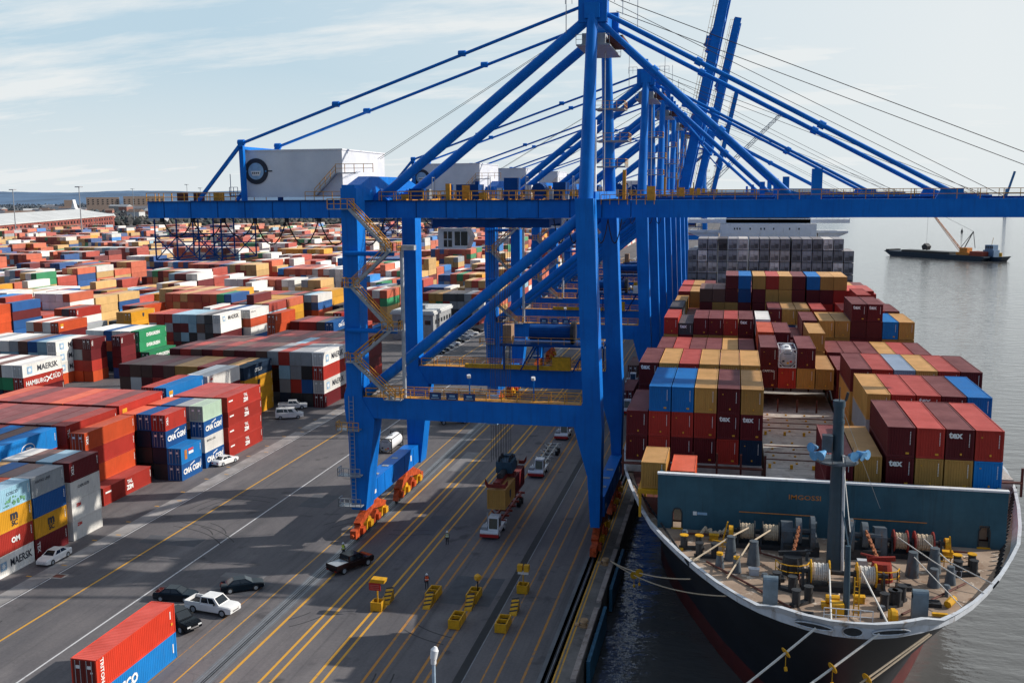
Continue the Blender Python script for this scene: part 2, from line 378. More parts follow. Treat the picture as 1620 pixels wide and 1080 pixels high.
ORD = ['first', 'second', 'third', 'fourth', 'fifth', 'sixth', 'seventh', 'eighth', 'ninth', 'tenth', 'eleventh', 'twelfth', 'thirteenth', 'fourteenth', 'fifteenth', 'sixteenth', 'seventeenth', 'eighteenth', 'nineteenth', 'twentieth']
def put(x, y, z, L, h, c, place, col, tier, kind, logo=None):
    ALL.append(dict(x=x, y=y, z=z, L=L, h=h, c=c, place=place, col=col, tier=tier, kind=kind, logo=logo))
USED = []
def yard(place, xr, y, L, cols, h=2.6, logo=None, jit=.05):
    logo = logo or {}
    for ci, sp in enumerate(cols):
        if isinstance(sp, int): sp = '*' * sp
        x = xr - 1.22 - ci * 2.52; dx = random.uniform(-jit, jit)
        for ti, ch in enumerate(sp):
            if ch == '.': continue
            c = rc() if ch == '*' else ch
            put(x + dx + random.uniform(-.03, .03), y + random.uniform(-.12, .12), ti * h + .02, L, h - .03, c, place, len(cols) - ci, ti + 1, 'yard', logo.get((ci, ti)))
    USED.append((xr - 2.52 * len(cols) - .3, xr + .3, y - .3, y + L + .3))
def tops(s, n=3): return ['*' * n + c for c in s]
yard('nearest yard stack at the left edge', -82.6, 95.5, 6.06, ['WRYC'] + tops('OTWMRW'), logo={(0, 0): 'MAERSK', (0, 1): 'OM', (0, 2): 'MSC', (0, 3): 'SPLASH'})
yard('yard stack behind the white sedan', -82.6, 101.9, 6.06, ['MYBG'] + tops('LBTRMW'), logo={(0, 1): 'MSC', (0, 2): 'NONE', (0, 3): 'SMALL'})
yard('yard stack with three white ends', -82.4, 108.8, 6.06, ['WWWM'] + tops('CLW'), logo={(0, 3): 'TEX', (0, 2): 'BLUETXT', (0, 1): 'REDTXT', (0, 0): 'REDTXT'})
yard('bright blue stack at the left edge', -93.7, 109.3, 12.19, ['**RD', '***L', '***D', '***R', '***M', '***R', '***L', '***M'], 2.9, {(0, 3): 'CRAB'})
yard('orange red stack beside the road', -87.5, 122.6, 12.19, ['R', 'RORO'], 2.65, {(0, 0): 'TWO', (1, 3): 'TEX'})
yard('broad red roofed stack', -92.9, 122.6, 12.19, ['MMRR'] + tops('MMRMMMRMMMMR'), 2.9, {(0, 3): 'TEX'})
yard('small blue stack beside the old white sedan', -83.1, 136.2, 6.06, ['BD', 'KNBR', 'LKNB', 'NKBO'], 2.6, {(0, 0): 'CMA', (0, 1): 'HAPAG', (1, 2): 'CMA', (1, 3): 'TEX'})
yard('mint topped stack behind the old sedan', -83.1, 143.4, 6.06, ['BWBS', 'NNNG', 'NNKB', 'RNMO'], 2.6, {(0, 0): 'CMA', (0, 2): 'CMA', (0, 1): 'SMALL'})
yard('second broad red roofed stack', -93.4, 136.3, 12.19, ['MRMR'] + tops('MRRORRMRO'), 2.9, {(0, 3): 'YEL'})
yard('all red stack along the road', -82.7, 150.5, 12.19, ['RRRR', 'RRRR', 'RRRR', 'MRMR'], 2.6, {(0, i): 'TWO' for i in range(4)})
yard('blue topped stack behind the red stack', -93.9, 150.6, 12.19, ['***D', '***R'], 2.9, {(0, 3): 'YEL'})
yard('white topped stack behind the red stack', -93.6, 163.8, 12.19, ['**MW', '***W'], 2.8, {(0, 3): 'REDTXT'})
yard('yellow stack left of the white van', -93.5, 177.4, 12.19, ['YYYN'] + tops('TMRTTLMLLM'), 2.6, {(0, 2): 'SHIELD', (0, 3): 'SMALLW'})
yard('tall stack behind the white van', -82.5, 190.8, 12.19, ['MWRW', 'KBKG', 'KRGG', 'NGCR', 'MGNG'] + tops('LMMLRMLRM'), 2.9, {(0, 3): 'MAERSK', (0, 1): 'MAERSK'})
yard('maroon roofed stack left of the land leg', -84, 204.6, 12.19, ['MMMM'] + tops('LMRCMLLMRLLMM'), 2.7, {(0, 3): 'TWO'})
yard('red roofed stack left of the land leg', -84, 218.2, 12.19, ['RMMM'] + tops('LMLMRMRRM'), 2.6, {(0, 3): 'TWO'})
# second block
yard('white topped stack at far left', -139.2, 172.0, 12.19, ['*MRW'] + tops('WLWMWLGWOW'), 2.6, {(0, 3): 'MAERSK', (0, 2): 'HSUD'})
yard('three white fronted stack', -153.7, 201.4, 12.19, ['OWWW', 'BCCC', 'KLCB', 'BXLL', 'CGCG', 'GXCW'] + tops('WGW'), 2.6, {(0, 3): 'MAERSK', (0, 2): 'MAERSK', (0, 1): 'MAERSK'})
yard('maroon stack beside the three white fronts', -148.6, 207.2, 6.06, ['ORMM', 'OR*M'], 2.6, {(0, 3): 'TEX', (0, 2): 'TEX'})
yard('two maroon fronts in the second block', -144.2, 212.6, 6.06, ['*MMM'], 2.6, {(0, 3): 'TEX', (0, 2): 'TEX'})
yard('low maroon container before the green stack', -138.5, 214, 6.06, ['M'], 2.6)
yard('green stack in the second block', -142.1, 221, 12.19, ['ME', 'XMEE', '***W', '***W', '***B', '***W', '***W'], 2.6, {(0, 1): 'EVER', (1, 2): 'EVER', (1, 3): 'EVER'})
yard('grey doored white topped stack', -141, 255.3, 12.19, ['BMWW', 'KKXX', 'CGLG', 'LKCC', 'KCMC', 'MXMC'] + tops('RRO'), 2.6, {(0, 3): 'MAERSK', (0, 2): 'SMALLW'})
yard('white over orange stack in the second block', -138.6, 268.6, 12.19, ['BWOW', '***W', '***B', '***W', '***R'], 2.6)
yard('stack with blue middle front', -136, 312, 12.19, ['OOBW', 'MMNC', 'KRGK', 'RRMR', 'BTTX', 'TGCX', 'MKKR'] + tops('ROT'), 2.6, {(0, 3): 'MAERSK', (0, 2): 'SAF', (0, 1): 'SMALLW'})
yard('yellow fronted stack in the second block', -134.6, 326.5, 12.19, ['YN', 'TTYY', '***T', '**KO'], 2.6, {(0, 0): 'SHIELD', (1, 3): 'SHIELD', (1, 2): 'SHIELD'})
yard('red fronted stack in the third block', -219, 280.4, 12.19, ['RRRR', 'XKXY', '***T'], 2.6, {(0, 3): 'SHIELD', (0, 2): 'SMALLW', (0, 1): 'SMALLW'})
yard('red over white stack in the third block', -191.6, 261.4, 12.19, ['*MWR', '*XCX', '***O'], 2.6, {(0, 3): 'TEX', (0, 2): 'SMALL'})
yard('yellow stack in the second block', -170, 256.6, 12.19, ['*YYY', 'TTTT', '**X'], 2.6, {(0, 3): 'SHIELD'})
yard('red topped stack behind the yellow stack', -176, 272.4, 12.19, ['TTYO', 'TLXX', '***R'], 2.6)
yard('blue over red stack in the third block', -229, 303.6, 12.19, ['*RRB', '**OR', '**T'], 2.75)
yard('yellow pair in the third block', -213, 308, 12.19, ['*RYT', '*KXX', '**MR'], 2.75, {(0, 3): 'SHIELD', (0, 2): 'SHIELD'})
# behind the office and beyond
yard('red stack left of the office', -103, 246, 12.19, ['RMNB', 'MNNX', '***R', '**MR', '**MM'], 2.6)
yard('white fronted stack beyond the office', -83, 323, 12.19, ['RWWO', 'XXGG', 'KKGX', 'GXGX', '***X', '***T', '***T', '***R'], 2.6)
def free(x0, x1, y0, y1):
    return all(x1 < a or x0 > b or y1 < c or y0 > d for a, b, c, d in USED)
NOGO = [(-200, -60, 0, 232), (-82.9, -60, 0, 900), (-108, -60, 230, 318), (-139.5, -119, 0, 900), (-200, -140, 170, 200), (-175, -154, 214, 250)]
blocks = [(-83, 14), (-140, 18), (-205, 19), (-272, 19), (-340, 19), (-408, 19), (-476, 19), (-546, 19), (-620, 19), (-695, 19)]
for bi, (xr, nc) in enumerate(blocks):
    y = 109 + bi * 6; k = 0
    while y < 1130 - bi * 26:
        y += 13.0 + (random.uniform(10, 16) if random.random() < .09 else 0); k += 1
        if abs(xr - 20) > y * 1.02: continue
        base = random.choice((2, 3, 3, 4, 4, 5)) if bi else random.choice((3, 4, 4))
        run = rc(True)
        for ci in range(nc):
            x1 = xr - ci * 2.55; x0 = x1 - 2.5
            if x0 < -.80 * y - 60: continue
            if random.random() < .3: base = max(0, min(5, base + random.choice((-3, -1, -1, 1, 1, 2))))
            if random.random() < .35: run = rc(True)
            if not free(x0, x1, y, y + 12.19) or any(x1 > a and x0 < b and y + 12 > c and y < d for a, b, c, d in NOGO): continue
            for ti in range(base):
                put(x0 + 1.25, y + random.uniform(-.2, .2), ti * 2.63 + .02, 12.19, 2.6, run if random.random() < .6 else rc(True), f'{ORD[bi]} block inland, {ORD[min(k, 19)]} bay', nc - ci, ti + 1, 'far')

# ship stacks.  port columns p0..p5, centre c0..c3, starboard s0..s5
PX = [-10.0 + 2.5 * i for i in range(6)]; CX = [5.25 + 2.5 * i for i in range(4)]; SX = [15.5 + 2.5 * i for i in range(6)]
BY = [94.3 + 15.3 * i for i in range(12)]
Z0 = 14.5; TH = 2.85
def shipcol(place, bay, xs, specs, left=None, h=TH, z0=Z0, logos=None, first=0, dy=0):
    logos = logos or {}
    for i, sp in enumerate(specs):
        if not sp: continue
        for ti, ch in enumerate(sp):
            if ch == '.': continue
            put(xs[i] + random.uniform(-.02, .02), BY[bay] + dy, z0 + ti * h, 12.19, h - .04, random.choice('MMRTTM') if ch == '*' else ch, place, i + 1 + first, ti + 1, 'ship', logos.get((i, ti)))
put(-6.95, 94.3, 15.9, 6.06, 2.6, 'T', 'small bow platform beside the breakwater', 1, 1, 'ship')
put(-4.2, 95.2, 14.95, 6.06, 2.6, 'O', 'deck right behind the breakwater', 2, 1, 'ship')
shipcol('bow centre stack behind the mast', 0, CX[2:], ['MM', 'TT'])
shipcol('foremost starboard stack', 0, SX, ['MMM', 'MTR', 'MTM', 'RDR'], logos={(0, 1): 'tex', (2, 2): 'tex'})
shipcol('second bay port stack', 1, PX, ['MM', 'RRU', 'MRU', 'MRT', 'RMM', 'NMT'], logos={(4, 1): 'tex', (5, 1): 'tex'})
shipcol('second bay starboard stack', 1, SX, ['TGT', 'MMR', 'MMR', 'RMM', 'MNU'], logos={(2, 2): 'tex'})
shipcol('third bay port stack', 2, PX, ['*MM', '*MT', '*MR', '*TT', '*MT', '*TT'], logos={(0, 2): 'tex'})
shipcol('third bay starboard stack', 2, SX, ['*TM', '*MR', '*NP', '*TT', '*MR', 'MMM'])
shipcol('tank container bay, centre stack', 3, CX, ['.MM', '.R', '.TM', '.T'], logos={(0, 1): 'word'})
shipcol('tank container bay, starboard stack', 3, SX, ['*M', '*T', '*M', '*R', '*T', '*M'])
shipcol('tank container bay, port stack', 3, PX, ['*M', '*R', '*T', '*M', '*M', '*R'])
shipcol('fifth bay centre stack', 4, CX, ['MMO', 'MMM', '*M', '*TT'])
shipcol('fifth bay side stack', 4, PX + SX, ['MM', 'MR', 'TM', 'MM', 'MT', 'RM', 'MM', 'TM', 'MM', 'MT', 'MR', 'TM'])
shipcol('sixth bay port stack', 5, PX, ['MTR', 'MM', 'TTM', 'TTM', 'MTR', 'TMM'], logos={(5, 2): 'tex'})
put(PX[1], BY[5], Z0 + 2 * TH - .9, 12.19, 2.8, 'X', 'sixth bay port stack', 2, 3, 'ship', 'tex')
shipcol('sixth bay centre stack', 5, CX, ['MMW', 'MM', 'MM', 'MMM'], logos={(3, 2): 'tex'})
shipcol('sixth bay starboard stack', 5, SX, ['TTT', 'TTT', 'MMMM', 'TMMM', 'TTD', 'TTT'], logos={(2, 3): 'tex', (3, 3): 'tex'})
shipcol('seventh bay of the ship', 6, PX + CX + SX, ['MMX', 'MX', 'TT', 'MM', 'TB', 'MT', 'NM', 'MMM', 'MBT', 'TWT', 'MWR', 'MM', 'MMR', 'MRRR', 'TMR', 'MMM'])
shipcol('eighth bay of the ship', 7, PX + CX + SX, ['MMT', 'MM', 'MTML', 'MTTL', 'MTTMM', 'TMMBU', 'TMMMT', 'TMTTR', 'MTMTT', 'MMMMM', 'TMMMU', 'MTRMT', 'MTMRT', 'MMMR', 'MMMR', 'MTM'], logos={(9, 3): 'tex', (5, 3): 'tex', (10, 3): 'tex'}, h=2.66)
shipcol('ninth bay of the ship', 8, PX + CX + SX, ['TMR', 'MTT', 'MMT', 'MT', 'MTM', 'MTT', 'MTM', 'RMT', 'TMM', 'TTM', 'MTM', 'RMT', 'MMT', 'TMR', 'TMT', 'MTR'])
shipcol('tenth bay of the ship', 9, PX + CX + SX, ['MTR', 'MMT', 'MTM', 'MT', 'MTT', 'TMM', 'TMM', 'TMT', 'MTM', 'MMM', 'TMM', 'MTR', 'MTM', 'MMR', 'MMT', 'MTM'])
GZ = 14.9
GX = PX + CX + SX
for i, x in enumerate(GX):
    for t in range(6 if 0 < i < 15 else 5):
        put(x, 258, GZ + t * 2.93, 12.19, 2.89, random.choice('GGGGWG') if not (i == 3 and t == 5) else 'X', 'grey refrigerated block before the white bridge', i + 1, t + 1, 'reefer')

# exposure and ranking
from collections import defaultdict
hsh = defaultdict(list)
for c in ALL: hsh[(int(c['x'] // 5), int(c['y'] // 14))].append(c)
def near(c):
    a, b = int(c['x'] // 5), int(c['y'] // 14)
    for i in (-1, 0, 1):
        for j in (-1, 0, 1):
            for d in hsh.get((a + i, b + j), ()):
                if d is not c: yield d
for c in ALL:
    top = front = right = left = True
    zc = c['z'] + c['h'] / 2
    for d in near(c):
        dz = d['z'] - c['z']; zo = abs(dz) < .8
        ov = min(c['y'] + c['L'], d['y'] + d['L']) - max(c['y'], d['y'])
        dx = d['x'] - c['x']
        if abs(dx) < 1.2 and ov > c['L'] * .5 and 1.9 < dz < 3.6: top = False
        if zo and abs(dx) < 1.2 and -1.4 < c['y'] - d['y'] - d['L'] < 1.6: front = False
        if zo and 1.2 < dx < 2.8 and ov > c['L'] * .6: right = False
        if zo and -2.8 < dx < -1.2 and ov > c['L'] * .6: left = False
    if c['x'] < 8: left = False
    if c['x'] > 0: right = False
    D = Vector((c['x'], c['y'] + c['L'] / 2, zc - 44.5)); d2 = D.length_squared
    el = abs(D.z) / D.length; ax = abs(D.x) / D.length; ay = abs(D.y) / D.length
    c['vis'] = (top, front, right, left)
    c['score'] = (top * c['L'] * 2.4 * el + front * 2.4 * 2.6 * ay + (right or left) * c['L'] * 2.6 * ax) / d2
    u = D.x / max(1, D.y)
    if u < -.95 or u > .36: c['score'] *= .01
VIS = sorted([c for c in ALL if c['score'] > 0], key=lambda c: -c['score'])
IND, REST = VIS[:292], VIS[292:]
rl = random.Random(21)
for c in IND:
    if c['logo'] is None and c['kind'] in ('yard', 'far') and c['vis'][2] and rl.random() < .6:
        k = c['c']; c['logo'] = {'W': rl.choice(('MAERSK', 'SMALL', 'REDTXT')), 'G': 'MAERSK', 'T': 'SHIELD', 'Y': 'SHIELD', 'E': 'EVER', 'B': 'CMA', 'D': 'SMALLW', 'N': 'SMALLW'}.get(k, rl.choice(('TEX', 'TEX', 'SMALLW', 'YEL')))

def contmesh(L, h):
    b = MB(); m_ = b.m(CM); x = 1.219; d = .036
    ys = [.14]; prof = [0]
    p = .28; n = int((L - .28) / p); p = (L - .28) / n
    st = []
    for i in range(n):
        y = .14 + i * p; st += [(y, 0), (y + p * .3, 0), (y + p * .5, d), (y + p * .8, d)]
    st.append((L - .14, 0))
    for sx in (1, -1):
        vs = []; 
        for y, o in st: vs += [(sx * (x - .02 - o), y, .16), (sx * (x - .02 - o), y, h - .1)]
        b.add(vs, [(2 * i, 2 * i + 2, 2 * i + 3, 2 * i + 1) for i in range(len(st) - 1)])
        b.box(sx * (x - .09), sx * x, .1, L - .1, 0, .16); b.box(sx * (x - .07), sx * x, .1, L - .1, h - .1, h)
        for y0 in (0, L - .16): b.box(sx * (x - .16), sx * x, y0, y0 + .16, 0, h)
    rs = []
    for y, o in st: rs += [(-(x - .06), y, h - .03 - o * .7), (x - .06, y, h - .03 - o * .7)]
    b.add(rs, [(2 * i, 2 * i + 1, 2 * i + 3, 2 * i + 2) for i in range(len(st) - 1)])
    for y0, y1 in ((0, .1), (L - .1, L)): b.box(-x + .16, x - .16, y0, y1, 0, .16); b.box(-x + .16, x - .16, y0, y1, h - .12, h)
    b.box(-x + .16, x - .16, .1, .14, h - .06, h - .01); b.box(-x + .16, x - .16, L - .14, L - .1, h - .06, h - .01)
    for yy, sg in ((.05, 1), (L - .05, -1)):       # corrugated ends
        es = []; k = 9; q_ = (2 * x - .32) / k
        for i in range(k):
            xx = -x + .16 + i * q_; es += [(xx, 0), (xx + q_ * .3, 0), (xx + q_ * .5, .04), (xx + q_ * .8, .04)]
        es.append((x - .16, 0)); vs = []
        for xx, o in es: vs += [(xx, yy + sg * o, .16), (xx, yy + sg * o, h - .12)]
        b.add(vs, [(2 * i, 2 * i + 2, 2 * i + 3, 2 * i + 1) for i in range(len(es) - 1)])
    b.box(-x + .1, x - .1, .2, L - .2, .1, .14)
    return b.mesh('container_body')
CMESH = {}
def cmesh(L, h):
    k = (L, round(h, 2))
    if k not in CMESH: CMESH[k] = contmesh(L, h)
    return CMESH[k]
DOOR = {}
def doormesh(h, s):
    k = (round(h, 2), s)
    if k not in DOOR:
        b = MB(); b.m(CM).box(.02 if s > 0 else -1.07, 1.07 if s > 0 else -.02, -.02, .04, .14, h - .1)
        for z in (.5, h * .5, h - .5): b.box(.06 if s > 0 else -1.03, 1.03 if s > 0 else -.06, -.03, -.015, z - .05, z + .05)
        b.m(RAILG)
        for x in (.3, .78): b.tube((s * x, -.06, .16), (s * x, -.06, h - .12), .035, 5)
        b.m(LOGOW).box(s * .55 - .2, s * .55 + .2, -.035, -.024, h - .85, h - .55)
        if s > 0: b.box(.62, .85, -.035, -.024, h - 1.25, h - 1.1)
        DOOR[k] = b.mesh('door')
    return DOOR[k]
MARK = {}
def markmesh(kind):
    if kind in MARK: return MARK[kind]
    b = MB(); rnd = random.Random(len(MARK) + 3)
    if kind == 'front' or kind == 'front2':
        b.m(LOGOW); s = .78
        for i in range(9): b.box(s, s + .07, -.012, -.004, 2.32 - i * .14, 2.41 - i * .14)
        b.m(PLATE)
        if kind == 'front': b.box(.45, .75, -.012, -.004, .3, .48)
        else: b.box(.05, .22, -.012, -.004, .42, .6); b.box(-.75, -.6, -.012, -.004, 2.1, 2.2)
    elif kind == 'side':
        b.m(LOGOW)
        for i in range(5): b.box(1.2, 1.208, .5, .62, 1.1 + i * .22, 1.25 + i * .22)
    elif kind == 'reefer':
        b.m(LOGOW).box(-1.0, 1.0, -.03, .0, .12, 2.65)
        b.m(STEEL).box(-.9, .9, -.05, -.03, .2, 1.05); b.box(-.85, -.1, -.06, -.05, 1.9, 2.45)
        b.m(DARK).tube((.45, -.06, 1.55), (.45, -.04, 1.55), .42, 12); b.box(-.9, -.5, -.056, -.03, 1.15, 1.7)
        b.m(LBLUE).box(-.4, -.05, -.056, -.03, 1.2, 1.75)
        b.m(LOGOR).box(.1, .3, -.06, -.05, .35, .6)
    MARK[kind] = b.mesh(kind + '_marking'); return MARK[kind]
def lettering(o, s, size, mat, y, z, bold=.02, vert=False, face='x', cond=1.):
    me = textmesh(s, size, mat, bold=bold, cond=cond); t = link('lettering', me, o)
    if face == 'x': t.location = (1.232, y, z); t.rotation_euler = XF if not vert else (R(90), R(90), R(90))
    else: t.location = (y, -.02, z); t.rotation_euler = YF
    return t
def square_star(o, y, z, r):
    b = MB(); b.m(LBLUE).box(1.226, 1.232, y - r, y + r, z - r, z + r)
    pts = []
    for i in range(14):
        a = math.pi * i / 7 + math.pi / 2; rr = r * (.85 if i % 2 == 0 else .38); pts.append((y + rr * math.cos(a), z + rr * math.sin(a)))
    b.m(LOGOW).prism(pts, 'x', 1.233, 1.238); b.obj('emblem', None, o)
def logo(o, k, L, h):
    m = L / 2; z = h / 2
    if k == 'MAERSK':
        s = 1.25 if L > 8 else .95
        lettering(o, 'MAERSK', s * 1.35, LOGOB, m + .12 * L, z, .015, cond=1.05 if L > 8 else .8); square_star(o, .17 * L if L > 8 else .13 * L, z, .75 if L > 8 else .5)
    elif k == 'HSUD':
        lettering(o, 'HAMBURG', 1.35, LOGOW, .30 * L, z - .1, .02, cond=.95); lettering(o, 'SÜD', 1.35, LOGOW, .83 * L, z + .1, .02)
        b = MB(); b.m(LOGOW).bar((1.235, .56 * L, z - .7), (1.235, .70 * L, z + .7), .02, .28); b.bar((1.24, .55 * L, z + .5), (1.24, .71 * L, z - .4), .02, .28); b.obj('emblem', None, o)
    elif k == 'MSC':
        lettering(o, 'm', 1.5, LOGOB, m, z + .35, .05, cond=1.1); lettering(o, 'SC', .9, LOGOB, m, z - .6, .03)
    elif k == 'CMA':
        lettering(o, 'CMA CGM', 1.15, LOGOW, m, z - .05, .05, cond=.95)
        MB().m(LOGOW).bar((1.235, m - .6, z + .62), (1.235, m + .8, z + 1.0), .02, .16).obj('emblem', None, o)
    elif k == 'EVER': lettering(o, 'EVERGREEN', 1.15, LOGOW, m, z, .04)
    elif k == 'TEX': lettering(o, 'TEX', .7, LOGOW, .55, z + .2, .03, True)
    elif k == 'TWO':
        lettering(o, 'TAL', .75, LOGOW, m + .4, z + .55, .03); lettering(o, 'ZIM', .95, LOGOW, m + .4, z - .3, .05)
        MB().m(LOGOW).box(1.224, 1.232, .5, 1.9, z + .35, z + .6).obj('marking', None, o)
    elif k == 'OM': lettering(o, 'OM', .9, LOGOW, 3.0, z, .05)
    elif k == 'SAF': lettering(o, 'Safmarine', 1.4, LOGOW, m, z, .03)
    elif k == 'REDTXT': lettering(o, 'ZIM', .55, LOGOR, 1.4, z + .65, .05)
    elif k == 'BLUETXT': lettering(o, 'CAPE 0270', .5, LOGOB, 2.6, z + .4, .02)
    elif k == 'SMALL': lettering(o, 'HAPAG LINE', .5, LOGOB, 2.1, z + .55, .01)
    elif k == 'SMALLW': lettering(o, 'COSCO', .9, LOGOW, m, z, .03)
    elif k == 'SPLASH':
        lettering(o, 'COSCO', .55, LOGOB, 3, z + .5, 0)
        b = MB(); b.m(MATS['splash_green'])
        for i in range(26):
            y = 1.5 + random.uniform(0, 3.6); zz = .35 + random.uniform(0, 1) * (1.1 - abs(y - 3.1) * .35); r = random.uniform(.07, .2)
            b.box(1.224, 1.230 + i * .0002, y - r, y + r, zz - r * .7, zz + r)
        b.obj('flower_pattern', None, o)
    elif k == 'HAPAG':
        MB().m(LOGOO).box(1.224, 1.232, 1.0, 1.7, .6, 2.1).m(LOGOR).box(1.224, 1.233, 2.1, 3.6, 1.75, 2.05).m(LOGOW).box(1.224, 1.233, 2.2, 3.6, 1.2, 1.62).obj('marking', None, o)
    elif k == 'SHIELD':
        MB().m(LOGOB).prism([(m - .5, z + .55), (m + .5, z + .55), (m + .45, z - .2), (m, z - .7), (m - .45, z - .2)], 'x', 1.224, 1.232).obj('emblem', None, o)
    elif k == 'YEL': MB().m(PLATE).box(1.224, 1.232, .8, 2.0, z + .1, z + .75).m(LOGOW).box(1.224, 1.233, .9, 1.9, z - .35, z + .05).obj('marking', None, o)
    elif k == 'CRAB':
        b = MB(); b.m(LOGOW)
        b.path([(1.235, 6.2 + 1.3 * math.cos(i * .35), 1.2 + .75 * math.sin(i * .35)) for i in range(19)], .07, 4); b.bar((1.235, 5.2, 1.0), (1.235, 7.3, 1.0), .02, .25); b.bar((1.235, 5.8, 1.35), (1.235, 6.8, 1.35), .02, .2); b.obj('emblem', None, o)
    elif k == 'tex': lettering(o, 'tex', .85, LOGOW, -.42, h - .55, .04, face='y')
    elif k == 'word': lettering(o, 'CAPITAL', .42, LOGOW, 0, h - .45, .02, face='y')
simple('splash_green', (.12, .30, .16), .6, var=.6, scale=3)
TIER = ['bottom', 'second', 'third', 'fourth', 'fifth', 'sixth']
for c in ALL: c.setdefault('tt', 0)
topmost = defaultdict(int)
for c in ALL: k = (c['place'], c['col']); topmost[k] = max(topmost[k], c['tier'])
seen = defaultdict(int)
for i, c in enumerate(IND):
    h = c['h']; o = link('shipping_container', cmesh(c['L'], h), None, (c['x'], c['y'], c['z']))
    f = random.uniform(.82, 1.15); o.color = tuple(min(1, v * f) for v in COL[c['c']]) + (1,)
    if c['kind'] in ('ship', 'reefer'): o.scale.x = .972
    tier = 'top' if c['tier'] == topmost[(c['place'], c['col'])] else TIER[min(5, c['tier'] - 1)]
    extra = ' with white lettering' if c['logo'] in ('tex', 'CMA', 'EVER', 'TEX', 'HSUD', 'word', 'OM') else ''
    place = c['place'].split(', ') 
    lab = f"{CNAME[c['c']]} container, {tier} tier, {ORD[min(19, c['col'] - 1)]} column, {c['place']}"
    if extra and len(lab.split()) <= 12: lab += extra
    lab = ' '.join(lab.split()[:16])
    seen[lab] += 1
    tag(o, lab, 'shipping container', 'containers stacked aboard the ship' if c['kind'] in ('ship', 'reefer') else 'containers stacked in the yard')
    kids = []
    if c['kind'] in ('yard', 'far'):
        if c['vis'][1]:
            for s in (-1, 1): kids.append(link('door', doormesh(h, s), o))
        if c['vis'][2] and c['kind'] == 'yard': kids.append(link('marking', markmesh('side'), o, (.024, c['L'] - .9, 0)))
    elif c['kind'] == 'ship':
        if c['vis'][1] or c['vis'][0]: kids.append(link('marking', markmesh(random.choice(('front', 'front2'))), o, (0, .04, 0)))
    else: kids.append(link('cooling_unit', markmesh('reefer'), o))
    for k in kids: k.color = tuple(v * .68 for v in o.color[:3]) + (1,) if k.name.startswith('door') else o.color  # doors get a darker colour: shade of the -Y ends painted in
    if c['logo']: logo(o, c['logo'], c['L'], h)
# the rest, too many and too small to single out
b = MB(); cols = []
for c in REST:
    x, y, z, L, h = c['x'], c['y'], c['z'], c['L'], c['h']
    rf = c['kind'] == 'reefer'; hw = 1.15 if rf else 1.22
    b.box(x - hw, x + hw, y, y + L, z, z + h - (.12 if rf else .03)); f = random.uniform(.45, .85) if rf else random.uniform(.85, 1.25)
    hz_ = min(.22, max(0, (y - 200) / 3500)); base = COL[c['c']] if c['c'] not in 'RTO' or c['kind'] != 'far' else {'R': (.42, .065, .045), 'T': (.60, .38, .15), 'O': (.52, .12, .06)}[c['c']]  # painted haze: colours blend toward a pale tone with distance
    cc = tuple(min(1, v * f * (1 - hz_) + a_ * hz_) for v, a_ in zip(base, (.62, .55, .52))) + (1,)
    dd = tuple(v * .7 for v in cc[:3]) + (1,)  # -Y end face, its shade painted into the vertex colour
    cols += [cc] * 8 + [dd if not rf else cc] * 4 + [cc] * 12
    if rf:
        for x0, x1, z0, z1, k in ((-.95, -.1, .3, 1.2, .5), (-.9, .9, 1.75, 2.5, 1.25), (.1, .9, .4, 1.5, .35), (-.06, .02, .1, 2.6, .3)):
            b.add([(x + x0, y - .03, z + z0), (x + x1, y - .03, z + z0), (x + x1, y - .03, z + z1), (x + x0, y - .03, z + z1)], [(0, 1, 2, 3)]); cols += [tuple(min(1, v * k) for v in cc[:3]) + (1,)] * 4
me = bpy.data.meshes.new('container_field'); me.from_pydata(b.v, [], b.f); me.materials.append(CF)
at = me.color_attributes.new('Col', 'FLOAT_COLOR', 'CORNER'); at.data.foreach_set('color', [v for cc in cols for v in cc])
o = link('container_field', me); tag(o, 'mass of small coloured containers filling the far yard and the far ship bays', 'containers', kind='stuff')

# tank container on the ship
def tank_container(loc, label, frame, L=6.06, rz=0):
    t = thing('tank_container', label, 'tank container', loc, rz, 'tank containers')
    f = MB(); x = 1.2; h = 2.6
    for y in (.08, L - .08):
        for s in (-1, 1): f.bar((s * (x - .07), y, 0), (s * (x - .07), y, h), .14)
        for z in (.07, h - .07): f.bar((-x, y, z), (x, y, z), .14)
        for s in (-1, 1):
            f.bar((s * .5, y, .1), (s * (x - .05), y, .75), .1); f.bar((s * .5, y, h - .1), (s * (x - .05), y, h - .75), .1)
    for s in (-1, 1): f.bar((s * (x - .07), 0, .1), (s * (x - .07), L, .1), .14); f.bar((s * (x - .07), 0, h - .08), (s * (x - .07), L, h - .08), .08)
    f.obj('frame', frame, t)
    MB().tube((0, .25, 1.35), (0, L - .25, 1.35), 1.12, 20).obj('tank', WHITE, t, True)
    MB().tube((0, .12, 1.35), (0, .26, 1.35), .85, 16, 1.1).obj('tank_end', simple('tank_end_grey', (.45, .47, .5), .5) if 'tank_end_grey' not in MATS else MATS['tank_end_grey'], t, True)
    pl = MB(); pl.m(LOGOR).box(.3, .6, .095, .115, .75, 1.0); pl.m(PLATE).box(-.1, .2, .095, .116, .55, .8); pl.m(LOGOB).box(-.7, -.4, .095, .115, .8, 1.05).box(-.5, .5, .095, .114, 1.9, 1.97); pl.m(BLACK).tube((.85, .1, .5), (.85, .12, .5), .13, 8)
    pl.obj('placard', None, t)
    MB().tube((0, L / 2, 2.4), (0, L / 2, 2.62), .3, 10).obj('manlid', RAILG, t)
    return t
tank_container((CX[1], BY[3], Z0 + 2 * TH), 'white tank container with hazard placards between two red containers aboard ship', WHITE)
put_z = Z0
